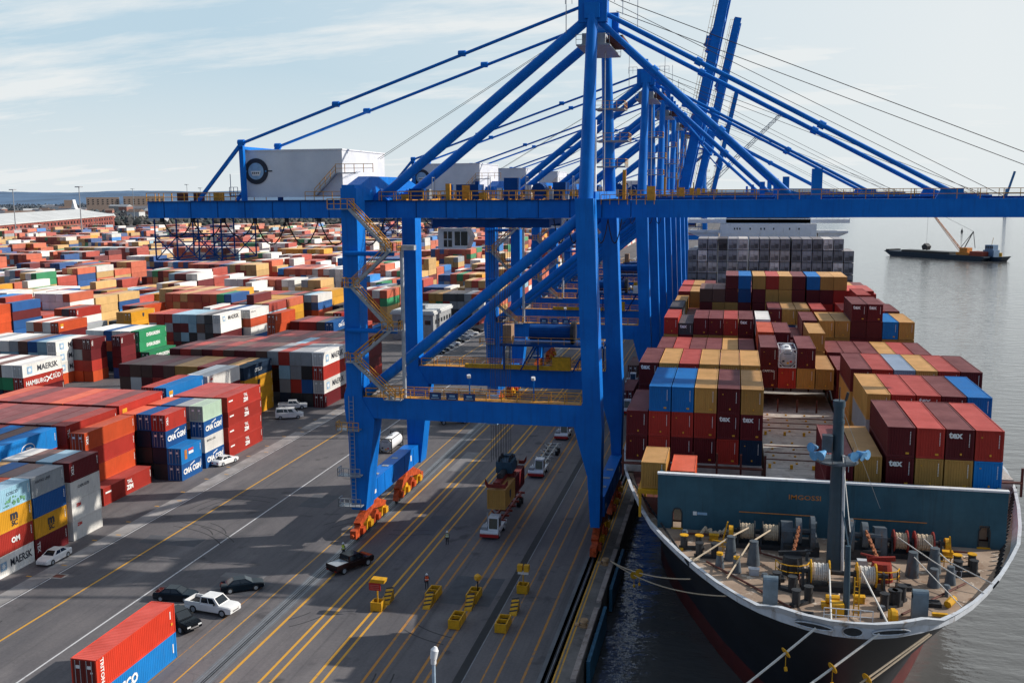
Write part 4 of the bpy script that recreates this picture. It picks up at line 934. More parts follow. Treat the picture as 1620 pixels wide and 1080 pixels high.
# ------------------------------------------------------------------ cranes
XL, XW = -46.6, -15.65
def crane(y0, label, up=False, detail=True):
    T = thing('ship_to_shore_crane', label, 'gantry crane', (0, y0, 0), 0, 'blue ship to shore cranes along the quay')
    def P(b, name, mat, smooth=False): return b.obj(name, mat, T, smooth)
    for y in (0, 23.2):
        b = MB(); b.prism([(-47.35, 3.9), (-45.4, 3.9), (-43.9, 15.9), (-45.5, 18.6), (-45.5, 45), (-47.55, 45), (-47.55, 20), (-47.9, 19), (-47.9, 17.2), (-47.5, 14)], 'y', y - .95, y + 1.9)
        P(b, 'leg', BLUE)
        b = MB(); b.prism([(-16.25, 3.6), (-15.1, 3.6), (-14.9, 16), (-15.1, 19.5), (-16.1, 43.6), (-18.3, 43.6), (-17.25, 19.3), (-18.3, 16.0), (-16.65, 10)], 'y', y - .95, y + 1.7)
        P(b, 'leg', BLUE)
        b = MB(); b.box(-45.5, -17.2, y - .85, y + .85, 16.1, 18.8); pb = P(b, 'portal_beam', BLUE)
        b = MB(); b.bar((-45.4, y, 18.84), (-17.3, y, 18.84), 1.6, .06); b.m(RAILY)
        for s in (-.8, .8): b.rail((-45, y + s, 18.87), (-17.5, y + s, 18.87), 1.1, 2.0, .09)
        b.obj('walkway', RAILG, pb)
        P(MB().tube((-17.1, y, 41.9), (-45.1, y, 19.3), .66, 14), 'diagonal_brace', BLUE, True)
    # sill beams and bogies
    for x, ys in ((XL, .95), (XW, .8)):
        P(MB().prism([(1.95, 4.1), (22.2, 4.1), (22.2, 6.7), (20.5, 6.9), (1.95, 6.7)], 'x', x - ys, x + ys), 'sill_beam', BLUE)
        if detail:
            for yy in (4.2, 7, 10.5, 15.5, 19.6): P(MB().box(x + ys, x + ys + .02, yy, yy + .1, 4.15, 6.65), 'sill_seam', BLUE2)
            for q_ in ((3.0, 3.6, 4.9, 5.4), (18.2, 18.7, 5.2, 6.0)): P(MB().box(x + ys, x + ys + .03, *q_), 'notice', LOGOW)
            for yy in (5.5, 9.5, 13.5): P(MB().box(x - .4, x + .5, yy, yy + .7, 6.72, 6.85), 'sill_cover', RAILG)
        for c in (3.8, 19.4):
            b = MB(); b.prism([(c - 5.0, 2.2), (c - 2.5, 3.2), (c - .7, 4.1), (c + .7, 4.1), (c + 2.5, 3.2), (c + 5.0, 2.2), (c + 4.6, 1.6), (c, 2.6), (c - 4.6, 1.6)], 'x', x - .45, x + .45)
            P(b, 'equaliser', BOGIE)
            for k in range(4):
                yc = c - 4.35 + k * 2.9
                b = MB(); b.prism([(yc - 1.25, .45), (yc - .95, 1.25), (yc - .3, 2.0), (yc + .3, 2.0), (yc + .95, 1.25), (yc + 1.25, .45)], 'x', x - .38, x + .38); b.m(YEL if k % 2 else BOGIE).box(x + .38, x + .8, yc - .5, yc + .45, .7, 1.5)
                bo = b.obj('bogie', BOGIE, T)
                if not bo.data.materials[0]: bo.data.materials[0] = BOGIE
                for s in (-.7, .7): MB().tube((x - .14, yc + s, .42), (x + .14, yc + s, .42), .4, 12).obj('wheel', DARK, bo)
        for yy in (-2.2, 25.4): P(MB().box(x - .4, x + .4, yy - .5, yy + .5, .5, 1.6).tube((x, yy - .9, 1.0), (x, yy + .9, 1.0), .22, 8), 'buffer', BOGIE)
    # upper structure
    for gy in (6.3, 17.3):
        P(MB().box(-78.4, -12.4, gy - .55, gy + .55, 41.15, 43.4), 'main_girder', BLUE)
        b = MB(); b.box(-78.2, -12.5, gy - .8, gy - .56, 43.3, 43.42)
        for xx in range(-76, -14, 4): b.box(xx, xx + .12, gy - .58, gy - .552, 41.2, 43.3)
        P(b, 'girder_flange', BLUE2)
    b = MB()
    for xx in (-78, -70, -50, -30, -16): b.box(xx, xx + .8, 6.8, 16.8, 41.4, 42.6)
    P(b, 'cross_tie', BLUE)
    for s in (5.4, 18.2):
        P(MB().rail((-78.3, s, 43.42), (-65, s, 43.42), 1.1, 2, .085), 'girder_railing', RAILY); P(MB().rail((-44.5, s, 43.42), (-18.6, s, 43.42), 1.1, 2, .085), 'girder_railing', RAILY); P(MB().rail((-44.5, s - .9, 43.42), (-18.6, s - .9, 43.42), 1.1, 2, .07), 'girder_railing', RAILY)
    P(MB().rail((-78.3, 5.4, 43.42), (-78.3, 18.2, 43.42), 1.1, 2, .08), 'girder_railing', RAILY)
    P(MB().prism([(-.9, 43.45), (24.2, 43.45), (24.2, 45.4), (19, 46.5), (5, 46.5), (1, 45.4), (-.9, 45.4)], 'x', -47.4, -45.7), 'land_cross_beam', BLUE)
    P(MB().box(-17.9, -16.1, 1, 22.3, 43.42, 44.4), 'water_cross_beam', BLUE)
    # apex frame
    for a, c in ((0, 3.6), (23.2, 15.8)):
        P(MB().tube((-17.1, a, 43.4), (-16.9, c, 66.4), .92, 14, .62).tube((-16.9, c, 66.4), (-16.9, c, 69), .4, 8), 'apex_post', BLUE, True)
    P(MB().box(-17.8, -16, 2.8, 16.8, 64.6, 66.4).box(-18.6, -15.2, 3.2, 4.4, 64.2, 67.2).box(-18.6, -15.2, 15.2, 16.4, 64.2, 67.2), 'apex_beam', BLUE)
    b = MB(); b.box(-18.9, -14.9, 3.6, 15.8, 61.6, 61.75); b.box(-18.4, -15.6, 5, 14, 61.9, 63.2); b.m(RAILG)
    for s in (3.6, 15.8): b.rail((-18.9, s, 61.75), (-14.9, s, 61.75), 1.1, 1.2, .06)
    b.rail((-20.2, 3.6, 66.4), (-18.6, 3.6, 66.4), 1.2, .8, .06); b.rail((-15.2, 3.6, 66.4), (-12.6, 3.6, 66.4), 1.2, .8, .06); b.tube((-20.1, 3.6, 63), (-20.1, 3.6, 70), .05, 4); b.tube((-13.4, 4, 65), (-13.4, 4, 70), .05, 4); b.tube((-12.6, 14, 65), (-12.6, 14, 69), .05, 4)
    b.m(RUST).box(-15.4, -13.6, 6, 13, 62.2, 63.0)
    P(b, 'apex_platform', DARK)
    for a, c in ((3.9, 6.3), (15.5, 17.3)):
        P(MB().tube((-17.6, a, 64.6), (-44.6, c, 43.9), .62, 14).tube((-44.3, c, 44.2), (-46.2, c, 42.9), .95, 12, .6), 'back_leg', BLUE, True)
        b = MB(); p0, p1 = Vector((-18, a, 66.2)), Vector((-64.3, c, 51)); b.tube(p0, p1, .2, 8)
        for t in (.33, .7, 1.0): q_ = p0.lerp(p1, t); b.tube(q_ - Vector((.45, 0, -.15)), q_ + Vector((.45, 0, .15)), .38, 8)
        P(b, 'backstay', BLUE)
        P(MB().bar((-64.3, c, 51), (-64.2, c, 43.3), .6).bar((-64.3, c, 51), (-71.2, c, 43.3), .42), 'backstay_post', BLUE)
    P(MB().box(-64.6, -64.0, 6, 17.6, 50.2, 50.6), 'backstay_tie', BLUE)
    # platforms on the far post
    b = MB()
    for z, w in ((55.2, 2.4), (51.0, 3.0), (47.6, 2.6)):
        b.m(RAILG).box(-19 + w * .2, -17 + w, 17.5, 21.5, z, z + .15); b.m(RAILY).rail((-19 + w * .2, 17.5, z), (-17 + w, 17.5, z), 1.1, 1, .06); b.rail((-17 + w, 17.5, z), (-17 + w, 21.5, z), 1.1, 1, .06)
    b.m(LOGOW).tube((-17.8, 12.4, 43.4), (-17.8, 12.4, 53.5), .28, 8); b.m(RAILG).tube((-16.2, 10, 43.4), (-16.2, 10, 62), .07, 4)
    b.m(RAILY).box(-13.4, -13.0, 5.6, 6.0, 43.4, 47.0); b.rail((-16, 5.4, 42.8), (-9.5, 5.4, 42.8), 1.2, 1, .08); b.box(-10.4, -9.4, 5.2, 5.6, 43.3, 45)
    P(b, 'access_platform', None)
    for q_ in ((-35.5, -32.5, 9, 12, 43.5, 45.4), (-29, -27.2, 8.6, 10.4, 43.5, 46.2), (-42, -40.2, 9, 11, 43.5, 44.9), (-22.6, -21, 8.6, 12, 43.5, 45.6)): P(MB().box(*q_), 'rope_machinery', BLUE2)
    P(MB().tube((-24.5, 8.6, 44.6), (-24.5, 11.6, 44.6), .9, 14), 'rope_drum', BLUE2)
    b = MB()
    for x in range(-43, -19, 3): b.bar((x, 7, 43.45), (x, 16.6, 43.45), .2)
    b.m(RAILY)
    for yy in (8, 12.4): b.rail((-43, yy, 43.5), (-20, yy, 43.5), 1.1, 1.6, .06)
    for x in (-38.5, -31, -26, -20): b.m(RAILG).bar((x, 8.2, 43.5), (x, 8.2, 46.4), .08); b.bar((x, 9.4, 43.5), (x, 9.4, 46.4), .08); b.bar((x, 8.2, 46.3), (x, 9.4, 46.3), .08)
    P(b, 'machinery_walkway', BLUE2)
    rq = random.Random(3)
    for k in range(16):
        x = -43.5 + k * 1.5 + rq.uniform(-.4, .4); yy = rq.choice((7.6, 9.5, 13)); h_ = rq.uniform(.5, 2.4); w_ = rq.uniform(.2, .55)
        P(MB().box(x - w_, x + w_, yy - w_, yy + w_, 43.45, 43.45 + h_), rq.choice(('electrical_cabinet', 'sheave_block', 'lamp_box')), rq.choice((BLUE2, BLUE, BLUE2, RAILG, LOGOW, RAILY)))
    for x in (-75, -72.5, -69.5): P(MB().box(x, x + .9, 7.6, 9, 43.45, 44.6), 'electrical_cabinet', rq.choice((BLUE2, RAILY, RUST)))
    # machinery house
    mh = P(MB().box(-64.9, -50.6, 7.5, 24, 43.9, 50.0), 'machinery_house', HOUSE)
    MB().box(-65.0, -50.5, 7.4, 24.1, 50.0, 50.18).obj('roof', WHITE, mh)
    b = MB(); n = 28; c0 = (-62.9, 47.35); b.m(LOGOB)
    b.tube((c0[0], 7.36, c0[1]), (c0[0], 7.48, c0[1]), 1.72, n); b.m(LBLUE).tube((c0[0], 7.31, c0[1]), (c0[0], 7.35, c0[1]), 1.12, n)
    b.m(LOGOW).prism([(c0[0] - .75, c0[1] + .05), (c0[0] + .75, c0[1] + .05), (c0[0] + .5, c0[1] - .6), (c0[0] - .5, c0[1] - .6)], 'y', 7.27, 7.30); b.m(HORN)
    for dx in (-1.42, 1.42): b.tube((c0[0] + dx, 7.3, c0[1]), (c0[0] + dx, 7.34, c0[1]), .13, 8)
    b.m(LOGOB)
    for i in range(4): b.box(c0[0] - .5 + i * .27, c0[0] - .36 + i * .27, 7.24, 7.26, c0[1] - .35, c0[1] - .12)
    b.box(c0[0] + 1.55, c0[0] + 2.3, 7.44, 7.48, c0[1] - .06, c0[1] + .1)
    b.obj('port_seal', None, mh)
    b = MB(); b.m(RAILG).bar((-54.2, 7.0, 44.0), (-51.2, 7.0, 47.0), .8, .12); b.box(-51.2, -48.4, 6.6, 7.4, 46.9, 47.05); b.m(RAILY)
    b.rail((-54.2, 6.6, 44.0), (-51.2, 6.6, 47.0), 1, 1, .07); b.rail((-51.2, 6.6, 47.05), (-46.0, 6.6, 47.05), 1.1, 1.2, .07); b.rail((-55.6, 6.6, 43.5), (-50.5, 6.6, 43.5), 1.1, 1.2, .07)
    b.obj('stair', None, mh)
    b = MB(); b.box(-66.2, -64.95, 6, 9, 44, 44.15); b.rail((-66.2, 6, 44.15), (-65, 6, 44.15), 1.1, .6, .06); b.bar((-66, 6, 44), (-66, 6, 47), .07); b.obj('rear_landing', BLUE2, mh)
    # stairs on the land leg
    zz = [(42.5, 37.3), (37.3, 32.9), (32.9, 27.6), (27.6, 23.5), (23.5, 18.9)]
    for i, (za, zb) in enumerate(zz):
        x0, x1 = (-46.0, -41.0) if i % 2 == 0 else (-41.0, -46.0)
        b = MB(); b.m(RAILG)
        for s in (-1.35, -2.2): b.bar((x0, s, za), (x1, s, zb), .1, .35)
        n = 18
        for k in range(n): 
            xx, z_ = x0 + (x1 - x0) * (k + .5) / n, za + (zb - za) * (k + .5) / n; b.box(xx - .13, xx + .13, -2.2, -1.35, z_ - .02, z_ + .03)
        b.m(RAILY)
        for s in (-1.35, -2.2): b.bar((x0, s, za + 1.05), (x1, s, zb + 1.05), .09); b.bar((x0, s, za + .55), (x1, s, zb + .55), .07)
        xx0 = min(x0, x1); lx = x1; b.m(RAILG).box(lx - 1.1, lx + 1.1, -2.3, -1.0, zb - .12, zb); b.m(RAILY).rail((lx - 1.1, -2.3, zb), (lx + 1.1, -2.3, zb), 1.1, .7, .08); e = lx + (1.1 if i % 2 == 0 else -1.1); b.rail((e, -2.3, zb), (e, -1, zb), 1.1, .7, .08)
        P(b, 'stair_flight', None)
    b = MB(); b.tube((-47, -1.5, 37.0), (-40.6, -1.5, 37.0), .3, 8); b.tube((-47, -1.5, 27.4), (-40.4, -1.5, 27.4), .3, 8); P(b, 'stair_support', BLUE)
    b = MB(); b.tube((-39.9, -.6, 18.9), (-39.9, -.6, 38), .26, 8); b.box(-40.5, -38.2, -.9, 0, 37.4, 38.0); P(b, 'lift_mast', simple('lift_grey', (.4, .43, .46), .5) if 'lift_grey' not in MATS else MATS['lift_grey'])
    b = MB(); b.m(RAILG)
    for yy in (-1.2,):
        for s in (-.3, .3): b.bar((-46.9 + s, yy, 4.5), (-46.9 + s, yy, 18.9), .07)
        for k in range(28): b.bar((-47.2, yy, 4.7 + k * .5), (-46.6, yy, 4.7 + k * .5), .05)
    for z in (14.6, 8.6, 4.6): b.box(-48.6, -45.6, -2.2, -1.0, z, z + .1); b.m(RAILY if z > 14 else RAILG).rail((-48.6, -2.2, z), (-45.6, -2.2, z), 1.1, .8, .08); b.rail((-48.6, -2.2, z), (-48.6, -1, z), 1.1, .8, .08); b.m(RAILG)
    P(b, 'leg_ladder', None)
    b = MB(); b.m(RAILG).box(-48.9, -45.4, -2.0, -1.0, 42.4, 42.5); b.m(RAILY).rail((-48.9, -2.0, 42.5), (-45.4, -2.0, 42.5), 1.2, .8, .09); P(b, 'leg_landing', None)
    # signs and lamps on the portal beam
    for i in range(3):
        s = MB(); x = -35.8 + i * 2.2; s.box(x - .75, x + .75, -1.0, -.93, 18.9, 19.75); s.m(LBLUE).box(x - .35, x + .35, -1.02, -1.0, 19.25, 19.5).box(x - .5, x + .5, -1.02, -1.0, 19.0, 19.1); s.mats.insert(0, s.mats.pop(0)); so = s.obj('notice_board', None, T)
        so.data.materials.clear(); so.data.materials.append(MATS['sign_navy']); so.data.materials.append(LBLUE)
        so.data.polygons.foreach_set('material_index', [0] * 6 + [1] * 12)
    for x in (-40.2, -31.8, -23.6):
        s = MB(); s.m(BLUE).bar((x, .7, 18.8), (x, .7, 21.6), .14); s.m(LOGOW).tube((x, .5, 21.5), (x, .4, 21.85), .26, 8); P(s, 'flood_lamp', None)
    # deck equipment between the portal beams
    P(MB().box(-38, -25, 21.4, 22.2, 18.9, 19.5).box(-25, -22.4, 21.4, 22.4, 18.9, 20.8), 'spare_lifting_beam', YEL)
    b = MB(); b.m(RAILG).box(-41, -19, 1.2, 2.6, 18.2, 18.4); P(MB().box(-30.2, -28.8, 3, 4, 15, 18.8), 'cable_chute', LBLUE)
    P(b, 'service_walkway', None)
    b = MB(); b.m(BLUE2).box(-32.5, -17.5, 20.6, 25.6, 22.4, 22.75); [b.bar((x, y, 18.8), (x + (2 if i % 2 else 0), y, 22.4), .2) for i, x in enumerate((-32, -29.6, -27, -22, -18)) for y in (21, 25)]
    b.tube((-28.5, 23, 24.2), (-22.5, 23, 24.2), 1.15, 16); b.m(DARK).tube((-22.4, 23, 24.2), (-21.9, 23, 24.2), 1.7, 18); b.m(simple('cabinet_tan', (.32, .2, .12), .6) if 'cabinet_tan' not in MATS else MATS['cabinet_tan']).box(-32.2, -30.9, 21, 23, 22.75, 25.4); b.m(LOGOW).box(-20.6, -19.6, 21.4, 22.6, 22.75, 24.3); b.m(RAILY).rail((-32.5, 20.6, 22.75), (-17.5, 20.6, 22.75), 1, 2, .06)
    P(b, 'cable_reel_platform', None)
    # trolley, cab, ropes
    P(MB().box(-38.2, -22.8, 7.2, 8.4, 39.9, 41.0).box(-38.2, -22.8, 15.2, 16.4, 39.9, 41.0).box(-38.2, -37, 8.4, 15.2, 40.2, 41).box(-24, -22.8, 8.4, 15.2, 40.2, 41).box(-32, -28.6, 8.4, 15.2, 40.0, 41), 'trolley', BLUE2)
    cab = MB().prism([(-38.0, 39.7), (-34.2, 39.7), (-33.6, 38.6), (-34.2, 37.0), (-38.0, 37.0)], 'y', 8.8, 11.4).obj('operator_cab', WHITE, T)
    b = MB(); b.box(-37.2, -36.1, 8.72, 8.79, 37.3, 39.3); b.box(-35.7, -34.0, 8.72, 8.79, 37.5, 39.3); b.obj('window', GLASS, cab)
    b = MB(); b.bar((-36.65, 8.7, 37.3), (-36.65, 8.7, 39.3), .1); b.bar((-37.2, 8.7, 38.3), (-36.1, 8.7, 38.3), .1); b.bar((-34.9, 8.7, 37.5), (-34.9, 8.7, 39.3), .08); b.obj('window_bar', WHITE, cab)
    b = MB()
    for gx in range(7): 
        x0 = -76.5 + gx * 4.6; pts = [(x0 + 4.6 * t / 8, 6.0, 41.0 - (3.4 if gx > 2 else 2.4) * 4 * (t / 8) * (1 - t / 8)) for t in range(9)]; b.path(pts, .09, 5)
        b.box(x0 - .2, x0 + .2, 5.8, 6.3, 40.6, 41.15)
    P(b, 'festoon_cable', CABLE); b = MB()
    for gx in range(5):
        x0 = -22 + gx * 1.7; b.path([(x0 + 1.7 * t / 6, 6, 41 - 3 * 4 * (t / 6) * (1 - t / 6)) for t in range(7)], .07, 5)
    P(b, 'festoon_cable', CABLE)
    b = MB()
    xs = [-78, -74.7, -71.4, -68]
    for y in (6.5, 16.5):
        for x in xs: b.bar((x, y, 41), (x, y, 35.4), .16)
        for z in (38.6, 37.4, 35.4): b.bar((-80 if z > 37 else -78, y, z), (-66 if z > 37 else -68, y, z), .14)
        for a_, c_ in zip(xs[:-1], xs[1:]): b.bar((a_, y, 35.4), (c_, y, 38.6), .12); b.bar((c_, y, 35.4), (a_, y, 38.6), .12)
    for x in xs: b.bar((x, 6.5, 35.4), (x, 16.5, 35.4), .14); b.bar((x, 6.5, 38.6), (x, 16.5, 38.6), .14)
    b.box(-78, -68, 6.5, 8.3, 35.3, 35.4); P(b, 'maintenance_gantry', BLUE2)
    # boom
    hx, hz = -12.3, 42.3
    bo = link('boom', None, T); bo.location = (hx, 0, hz)
    b = MB(); L = 58
    for gy in (6.3, 17.3): b.box(0, L, gy - .55, gy + .55, -1.1, 1.05)
    for k in range(6): b.box(3 + k * 10, 3.7 + k * 10, 6.85, 16.75, -.9, .2)
    b.obj('boom_girder', BLUE, bo)
    b = MB()
    for s in (5.5, 18.1): b.rail((0, s, 1.05), (L - 1, s, 1.05), 1.15, 2.5, .075)
    b.obj('boom_railing', RAILY, bo); MB().box(0, L, 8.2, 8.9, 1.06, 1.3).obj('cable_tray', BLUE2, bo)
    for q_ in ((21.2, 22.4, 6.0, 6.8, 1.05, 4.6), (15.5, 16.1, 15, 16, 1, 3.2), (17.2, 17.8, 16, 17, 1, 3.6), (36, 38, 6, 9, 1.05, 2.2)): MB().box(*q_).obj('boom_latch', BLUE, bo)
    for x in (20, 38):
        for gy in (6.3, 17.3): MB().prism([(x - 3, 1.05), (x + 2.5, 1.05), (x - 1.2, 2.1), (x - 2.2, 2.6)], 'y', gy - .25, gy + .25).obj('boom_bracket', BLUE, bo)
    if up: bo.rotation_euler = (0, -R(79), 0)
    for a, c in ((3.9, 6.3), (15.5, 17.3)):
        if not up:
            for x1, r_ in ((25.6, .29), (7.0, .36)):
                b = MB(); p0, p1 = Vector((-16.2, a, 65.6 if x1 > 10 else 64.4)), Vector((x1, c, 43.5)); b.tube(p0, p1, r_, 10)
                for t in (.28, .62): q_ = p0.lerp(p1, t); b.tube(q_ - (p1 - p0).normalized() * .4, q_ + (p1 - p0).normalized() * .4, r_ * 1.6, 8)
                P(b, 'forestay', BLUE)
            b = MB(); b.tube((-15.5, a, 67.4), (44, c, 43.6), .045, 4); b.tube((-15.5, a + 1, 67.0), (30, c, 43.6), .035, 4); P(b, 'boom_hoist_rope', CABLE)
        else:
            q1 = Vector((hx + 30 * math.cos(R(80)), c, hz + 30 * math.sin(R(80)))); mid = Vector((-8, (a + c) / 2, 56))
            P(MB().tube((-16.2, a, 65.2), mid, .34, 8).tube(mid, q1 - Vector((0, 0, 12)), .34, 8), 'forestay', BLUE)
    b = MB(); b.tube((-48, 14, 49), (-18, 12, 66), .03, 4); b.tube((-48, 15, 49), (-18, 12.6, 66), .03, 4); P(b, 'hoist_rope', CABLE)
    return T
simple('sign_navy', (.015, .05, .16), .5)
crane1 = crane(118, 'nearest blue gantry crane with its boom lowered over the ship')
b = MB()
for x in (-30.4, -29.7, -29.0, -28.3):
    for y in (6.2, 7.4, 8.6): b.tube((x - .4, y + 1.6, 39.8), (x, y, 9.2), .028, 4)
b.obj('hoist_rope', CABLE, crane1)
crane2 = dup(crane1); crane2.location = (0, 191.5, 0); crane2['label'] = 'second blue gantry crane, boom also lowered, right behind the nearest'
for ch in list(crane2.children):
    if ch.name.startswith('hoist_rope') and min(v.co.z for v in ch.data.vertices) < 12: bpy.data.objects.remove(ch)
crane3 = crane(238, 'third blue gantry crane with the thickest tall raised boom', True, False)
crane4 = dup(crane2); crane4.location = (0, 284, 0); crane4['label'] = 'fourth blue gantry crane in the row, boom lowered, mostly hidden behind the third'
for dy, s in ((333, 'fifth blue gantry crane with raised boom ending below the picture top'), (588, 'farthest blue gantry crane with a short looking raised boom')):
    k = dup(crane3); k.location = (0, dy, 0); k['label'] = s
    for ch in k.children:
        if ch.name.startswith('boom') and ch.type == 'EMPTY' and dy > 300: ch.rotation_euler = (0, -R(78), 0)

# spreader and lifted containers, tractors
sp = thing('container_spreader', 'red twin lift spreader with blue headblock hanging over the yellow container', 'spreader', (-29.2, 121.6, 6.35), 0)
b = MB(); b.box(-.45, .45, .3, 12.2, .25, .75); [b.box(-1.2, 1.2, y, y + .35, .1, .55) for y in (.05, 5.7, 6.4, 12.1)]; b.obj('frame', simple('spreader_red', (.20, .022, .016), .5, var=.4, scale=2), sp)
for s in (-1, 1):
    for y in (.1, 12.2): MB().prism([(s * 1.15, .0), (s * 1.5, .5), (s * 1.5, 1.2), (s * 1.15, .6)], 'y', y, y + .3).obj('flipper', MATS['spreader_red'], sp)
MB().tube((0, 2.2, 1.0), (0, 4.6, 1.0), .45, 12).box(-.9, .9, 7.4, 9.8, .8, 1.5).obj('hydraulic_unit', DARK, sp)
MB().box(-1.1, 1.1, 4.6, 7.4, .8, 2.3).box(-.7, .7, 7.4, 8.6, 1.5, 2.5).obj('headblock', simple('headblock_blue', (.025, .07, .11), .5, var=.3), sp)
b = MB(); [b.tube((x, y, 2.5), (x + .15, y, 2.5), .5, 12) for x in (-.8, .6) for y in (5.2, 6.8)]; b.obj('sheave', DARK, sp)
def lone(x, y, z, L, h, col, label, group=None, lg=None, doors=True):
    o = link('shipping_container', cmesh(L, h), None, (x, y, z)); o.color = COL[col] + (1,); tag(o, label, 'shipping container', group)
    if doors:
        for s in (-1, 1): k = link('door', doormesh(h, s), o); k.color = o.color
    if lg: logo(o, lg, L, h)
    return o
lone(-29.2, 121.6, 3.6, 6.06, 2.6, 'T', 'tan yellow container hanging from the spreader above the near tractor', None, 'SHIELD', False)
lone(-29.2, 127.8, 3.6, 6.06, 2.6, 'M', 'dark red container hanging behind the tan yellow one under the spreader', None, None, False)
fg = lone(-52.9, 69.8, 2.62, 12.19, 2.9, 'O', 'orange red container stacked on a blue one in the near left foreground', None, None)
fg.color = (.60, .045, .02, 1); lettering(fg, 'TRITON', .62, LOGOW, .75, 1.65, .03, True)
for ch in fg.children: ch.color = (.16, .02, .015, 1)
b = MB(); b.m(LOGOW); [b.box(1.224, 1.232, 11.3, 11.45, 1.6 + i * .13, 1.7 + i * .13) for i in range(6)]; b.m(PLATE).box(1.224, 1.232, 11.45, 11.7, .9, 1.15); b.obj('marking', None, fg)
f2 = lone(-52.9, 69.8, .02, 12.19, 2.58, 'D', 'bright blue container beneath the orange red one in the near left foreground', None, None)
lettering(f2, 'COSCO', 1.2, LOGOW, 3.6, 1.3, .05); MB().m(LOGOW).box(1.224, 1.232, 11.5, 11.65, .7, 1.6).obj('marking', None, f2)
tank_container((-57.5, 158.2, .02), 'white tank container in a dark frame on the ground behind the land leg', DARK)

def wheel(parent, x, y, r=.34, w=.24, dual=False):
    b = MB().tube((x, y - w / 2, r), (x, y + w / 2, r), r, 16); wo = b.obj('wheel', BLACK, parent, True)
    MB().tube((x, y - w / 2 - .01, r), (x, y + w / 2 + .01, r), r * .62, 10).obj('rim', CARS, wo)
def ringx(x, w, zb, zt, ch=.1): return [(x, -w, zb), (x, w, zb), (x, w, zt - ch), (x, w - ch, zt), (x, -w + ch, zt), (x, -w, zt - ch)]
def vehicle(name, label, cat, loc, rz, mat, st, cab, wheels, r=.34, group=None, trim=None, bed=None, cabmat=None, glass=None):
    t = thing(name, label, cat, loc, rz, group)
    b = MB(); b.loft([ringx(*s) for s in st]); b.obj('body', mat, t, True)
    (xa, xb, wb, zb), (xc, xd, wt, zt) = cab
    c = MB(); xs0 = [(xa, -wb, zb), (xb, -wb, zb), (xb, wb, zb), (xa, wb, zb)]; xs1 = [(xc, -wt, zt), (xd, -wt, zt), (xd, wt, zt), (xc, wt, zt)]
    c.add(xs0 + xs1, [(4, 5, 6, 7), (0, 1, 5, 4), (1, 2, 6, 5), (2, 3, 7, 6), (3, 0, 4, 7)]); co = c.obj('cabin', cabmat or mat, t)
    def face(i, j, u0, u1, v0, v1, off, nm):
        p = [Vector(q_) for q_ in (xs0[i], xs0[j], xs1[j], xs1[i])]
        def at(u, v): return p[0].lerp(p[1], u).lerp(p[3].lerp(p[2], u), v)
        q4 = [at(u0, v0), at(u1, v0), at(u1, v1), at(u0, v1)]; nrm = (q4[1] - q4[0]).cross(q4[3] - q4[0]).normalized() * off
        MB().add([v + nrm for v in q4], [(0, 1, 2, 3)]).obj(nm, GLASS, co)
    face(1, 2, .08, .92, .12, .92, .012, 'windscreen'); face(3, 0, .1, .9, .2, .92, .012, 'rear_window')
    for i, j in ((0, 1), (2, 3)):
        segs = glass or ((.1, .49), (.53, .9))
        for u0, u1 in segs: face(i, j, u0 if i == 0 else 1 - u1, u1 if i == 0 else 1 - u0, .15, .88, .012, 'side_window')
    for x in wheels:
        for s in (-1, 1): wheel(t, x, s * (st[2][1] - .1), r)
    xf, xr_ = st[-1][0], st[0][0]; zf = (st[-1][2] + st[-1][3]) / 2
    for s in (-1, 1):
        MB().box(xf - .12, xf + .03, s * (st[-1][1] - .25) - .2, s * (st[-1][1] - .25) + .2, st[-1][3] - .28, st[-1][3] - .12).obj('headlight', LAMPW, t)
        MB().box(xr_ - .03, xr_ + .1, s * (st[0][1] - .2) - .18, s * (st[0][1] - .2) + .18, st[0][3] - .32, st[0][3] - .14).obj('tail_light', LAMPR, t)
    MB().box(xf - .05, xf + .035, -.5, .5, st[-1][2] + .12, st[-1][3] - .3).obj('grille', trim or DARK, t)
    return t
def sedan(label, loc, hd, mat, group='parked cars'):
    return vehicle('parked_car', label, 'car', loc, R(hd), mat, [(-2.4, .74, .38, .86), (-2.25, .86, .25, .98), (-1.2, .9, .22, 1.0), (.9, .9, .22, .98), (1.9, .87, .25, .88), (2.35, .74, .32, .74)], ((-1.75, 1.15, .84, .95), (-.95, .3, .62, 1.45)), (-1.42, 1.42), group=group)
def pickup(label, loc, hd, mat, trim=CARCH, cover=None, group='parked pickups'):
    t = vehicle('pickup_truck', label, 'pickup', loc, R(hd), mat, [(-2.95, .94, .5, .86), (-2.85, .99, .42, .9), (-1.0, 1.0, .4, .92), (-.98, 1.0, .4, 1.2), (1.3, 1.0, .4, 1.2), (2.6, .98, .42, 1.17), (2.9, .9, .48, 1.05)], ((-1.0, 1.5, .95, 1.19), (-.88, .75, .80, 1.92)), (-1.85, 1.85), .43, group, trim, glass=((.06, .46), (.5, .86)))
    for s in (-1, 1): MB().box(-2.95, -1.0, s * .95 - .06, s * .95 + .06, .86, 1.28).obj('bed_side', mat, t)
    MB().box(-2.98, -2.88, -.95, .95, .6, 1.28).obj('tailgate', mat, t)
    z1 = 1.26 if cover else .93
    MB().box(-2.87, -1.01, -.88, .88, .86, z1).obj('cargo_bed', cover or BLACK, t)
    for s in (-1, 1): MB().box(.95, 1.1, s * 1.02 - .02, s * 1.02 + .2 * s, 1.25, 1.42).obj('mirror', BLACK, t)
    return t
sedan('new white sedan facing the viewer beside the yard stacks', (-80.5, 102.3, 0), -90, CARW); 
sedan('old boxy white sedan parked below the blue stacks, rear toward viewer', (-81.6, 147.0, 0), 75, CARW)
sedan('black sedan parked alone right of the white pickup', (-53.4, 98.6, 0), 33, CARN)
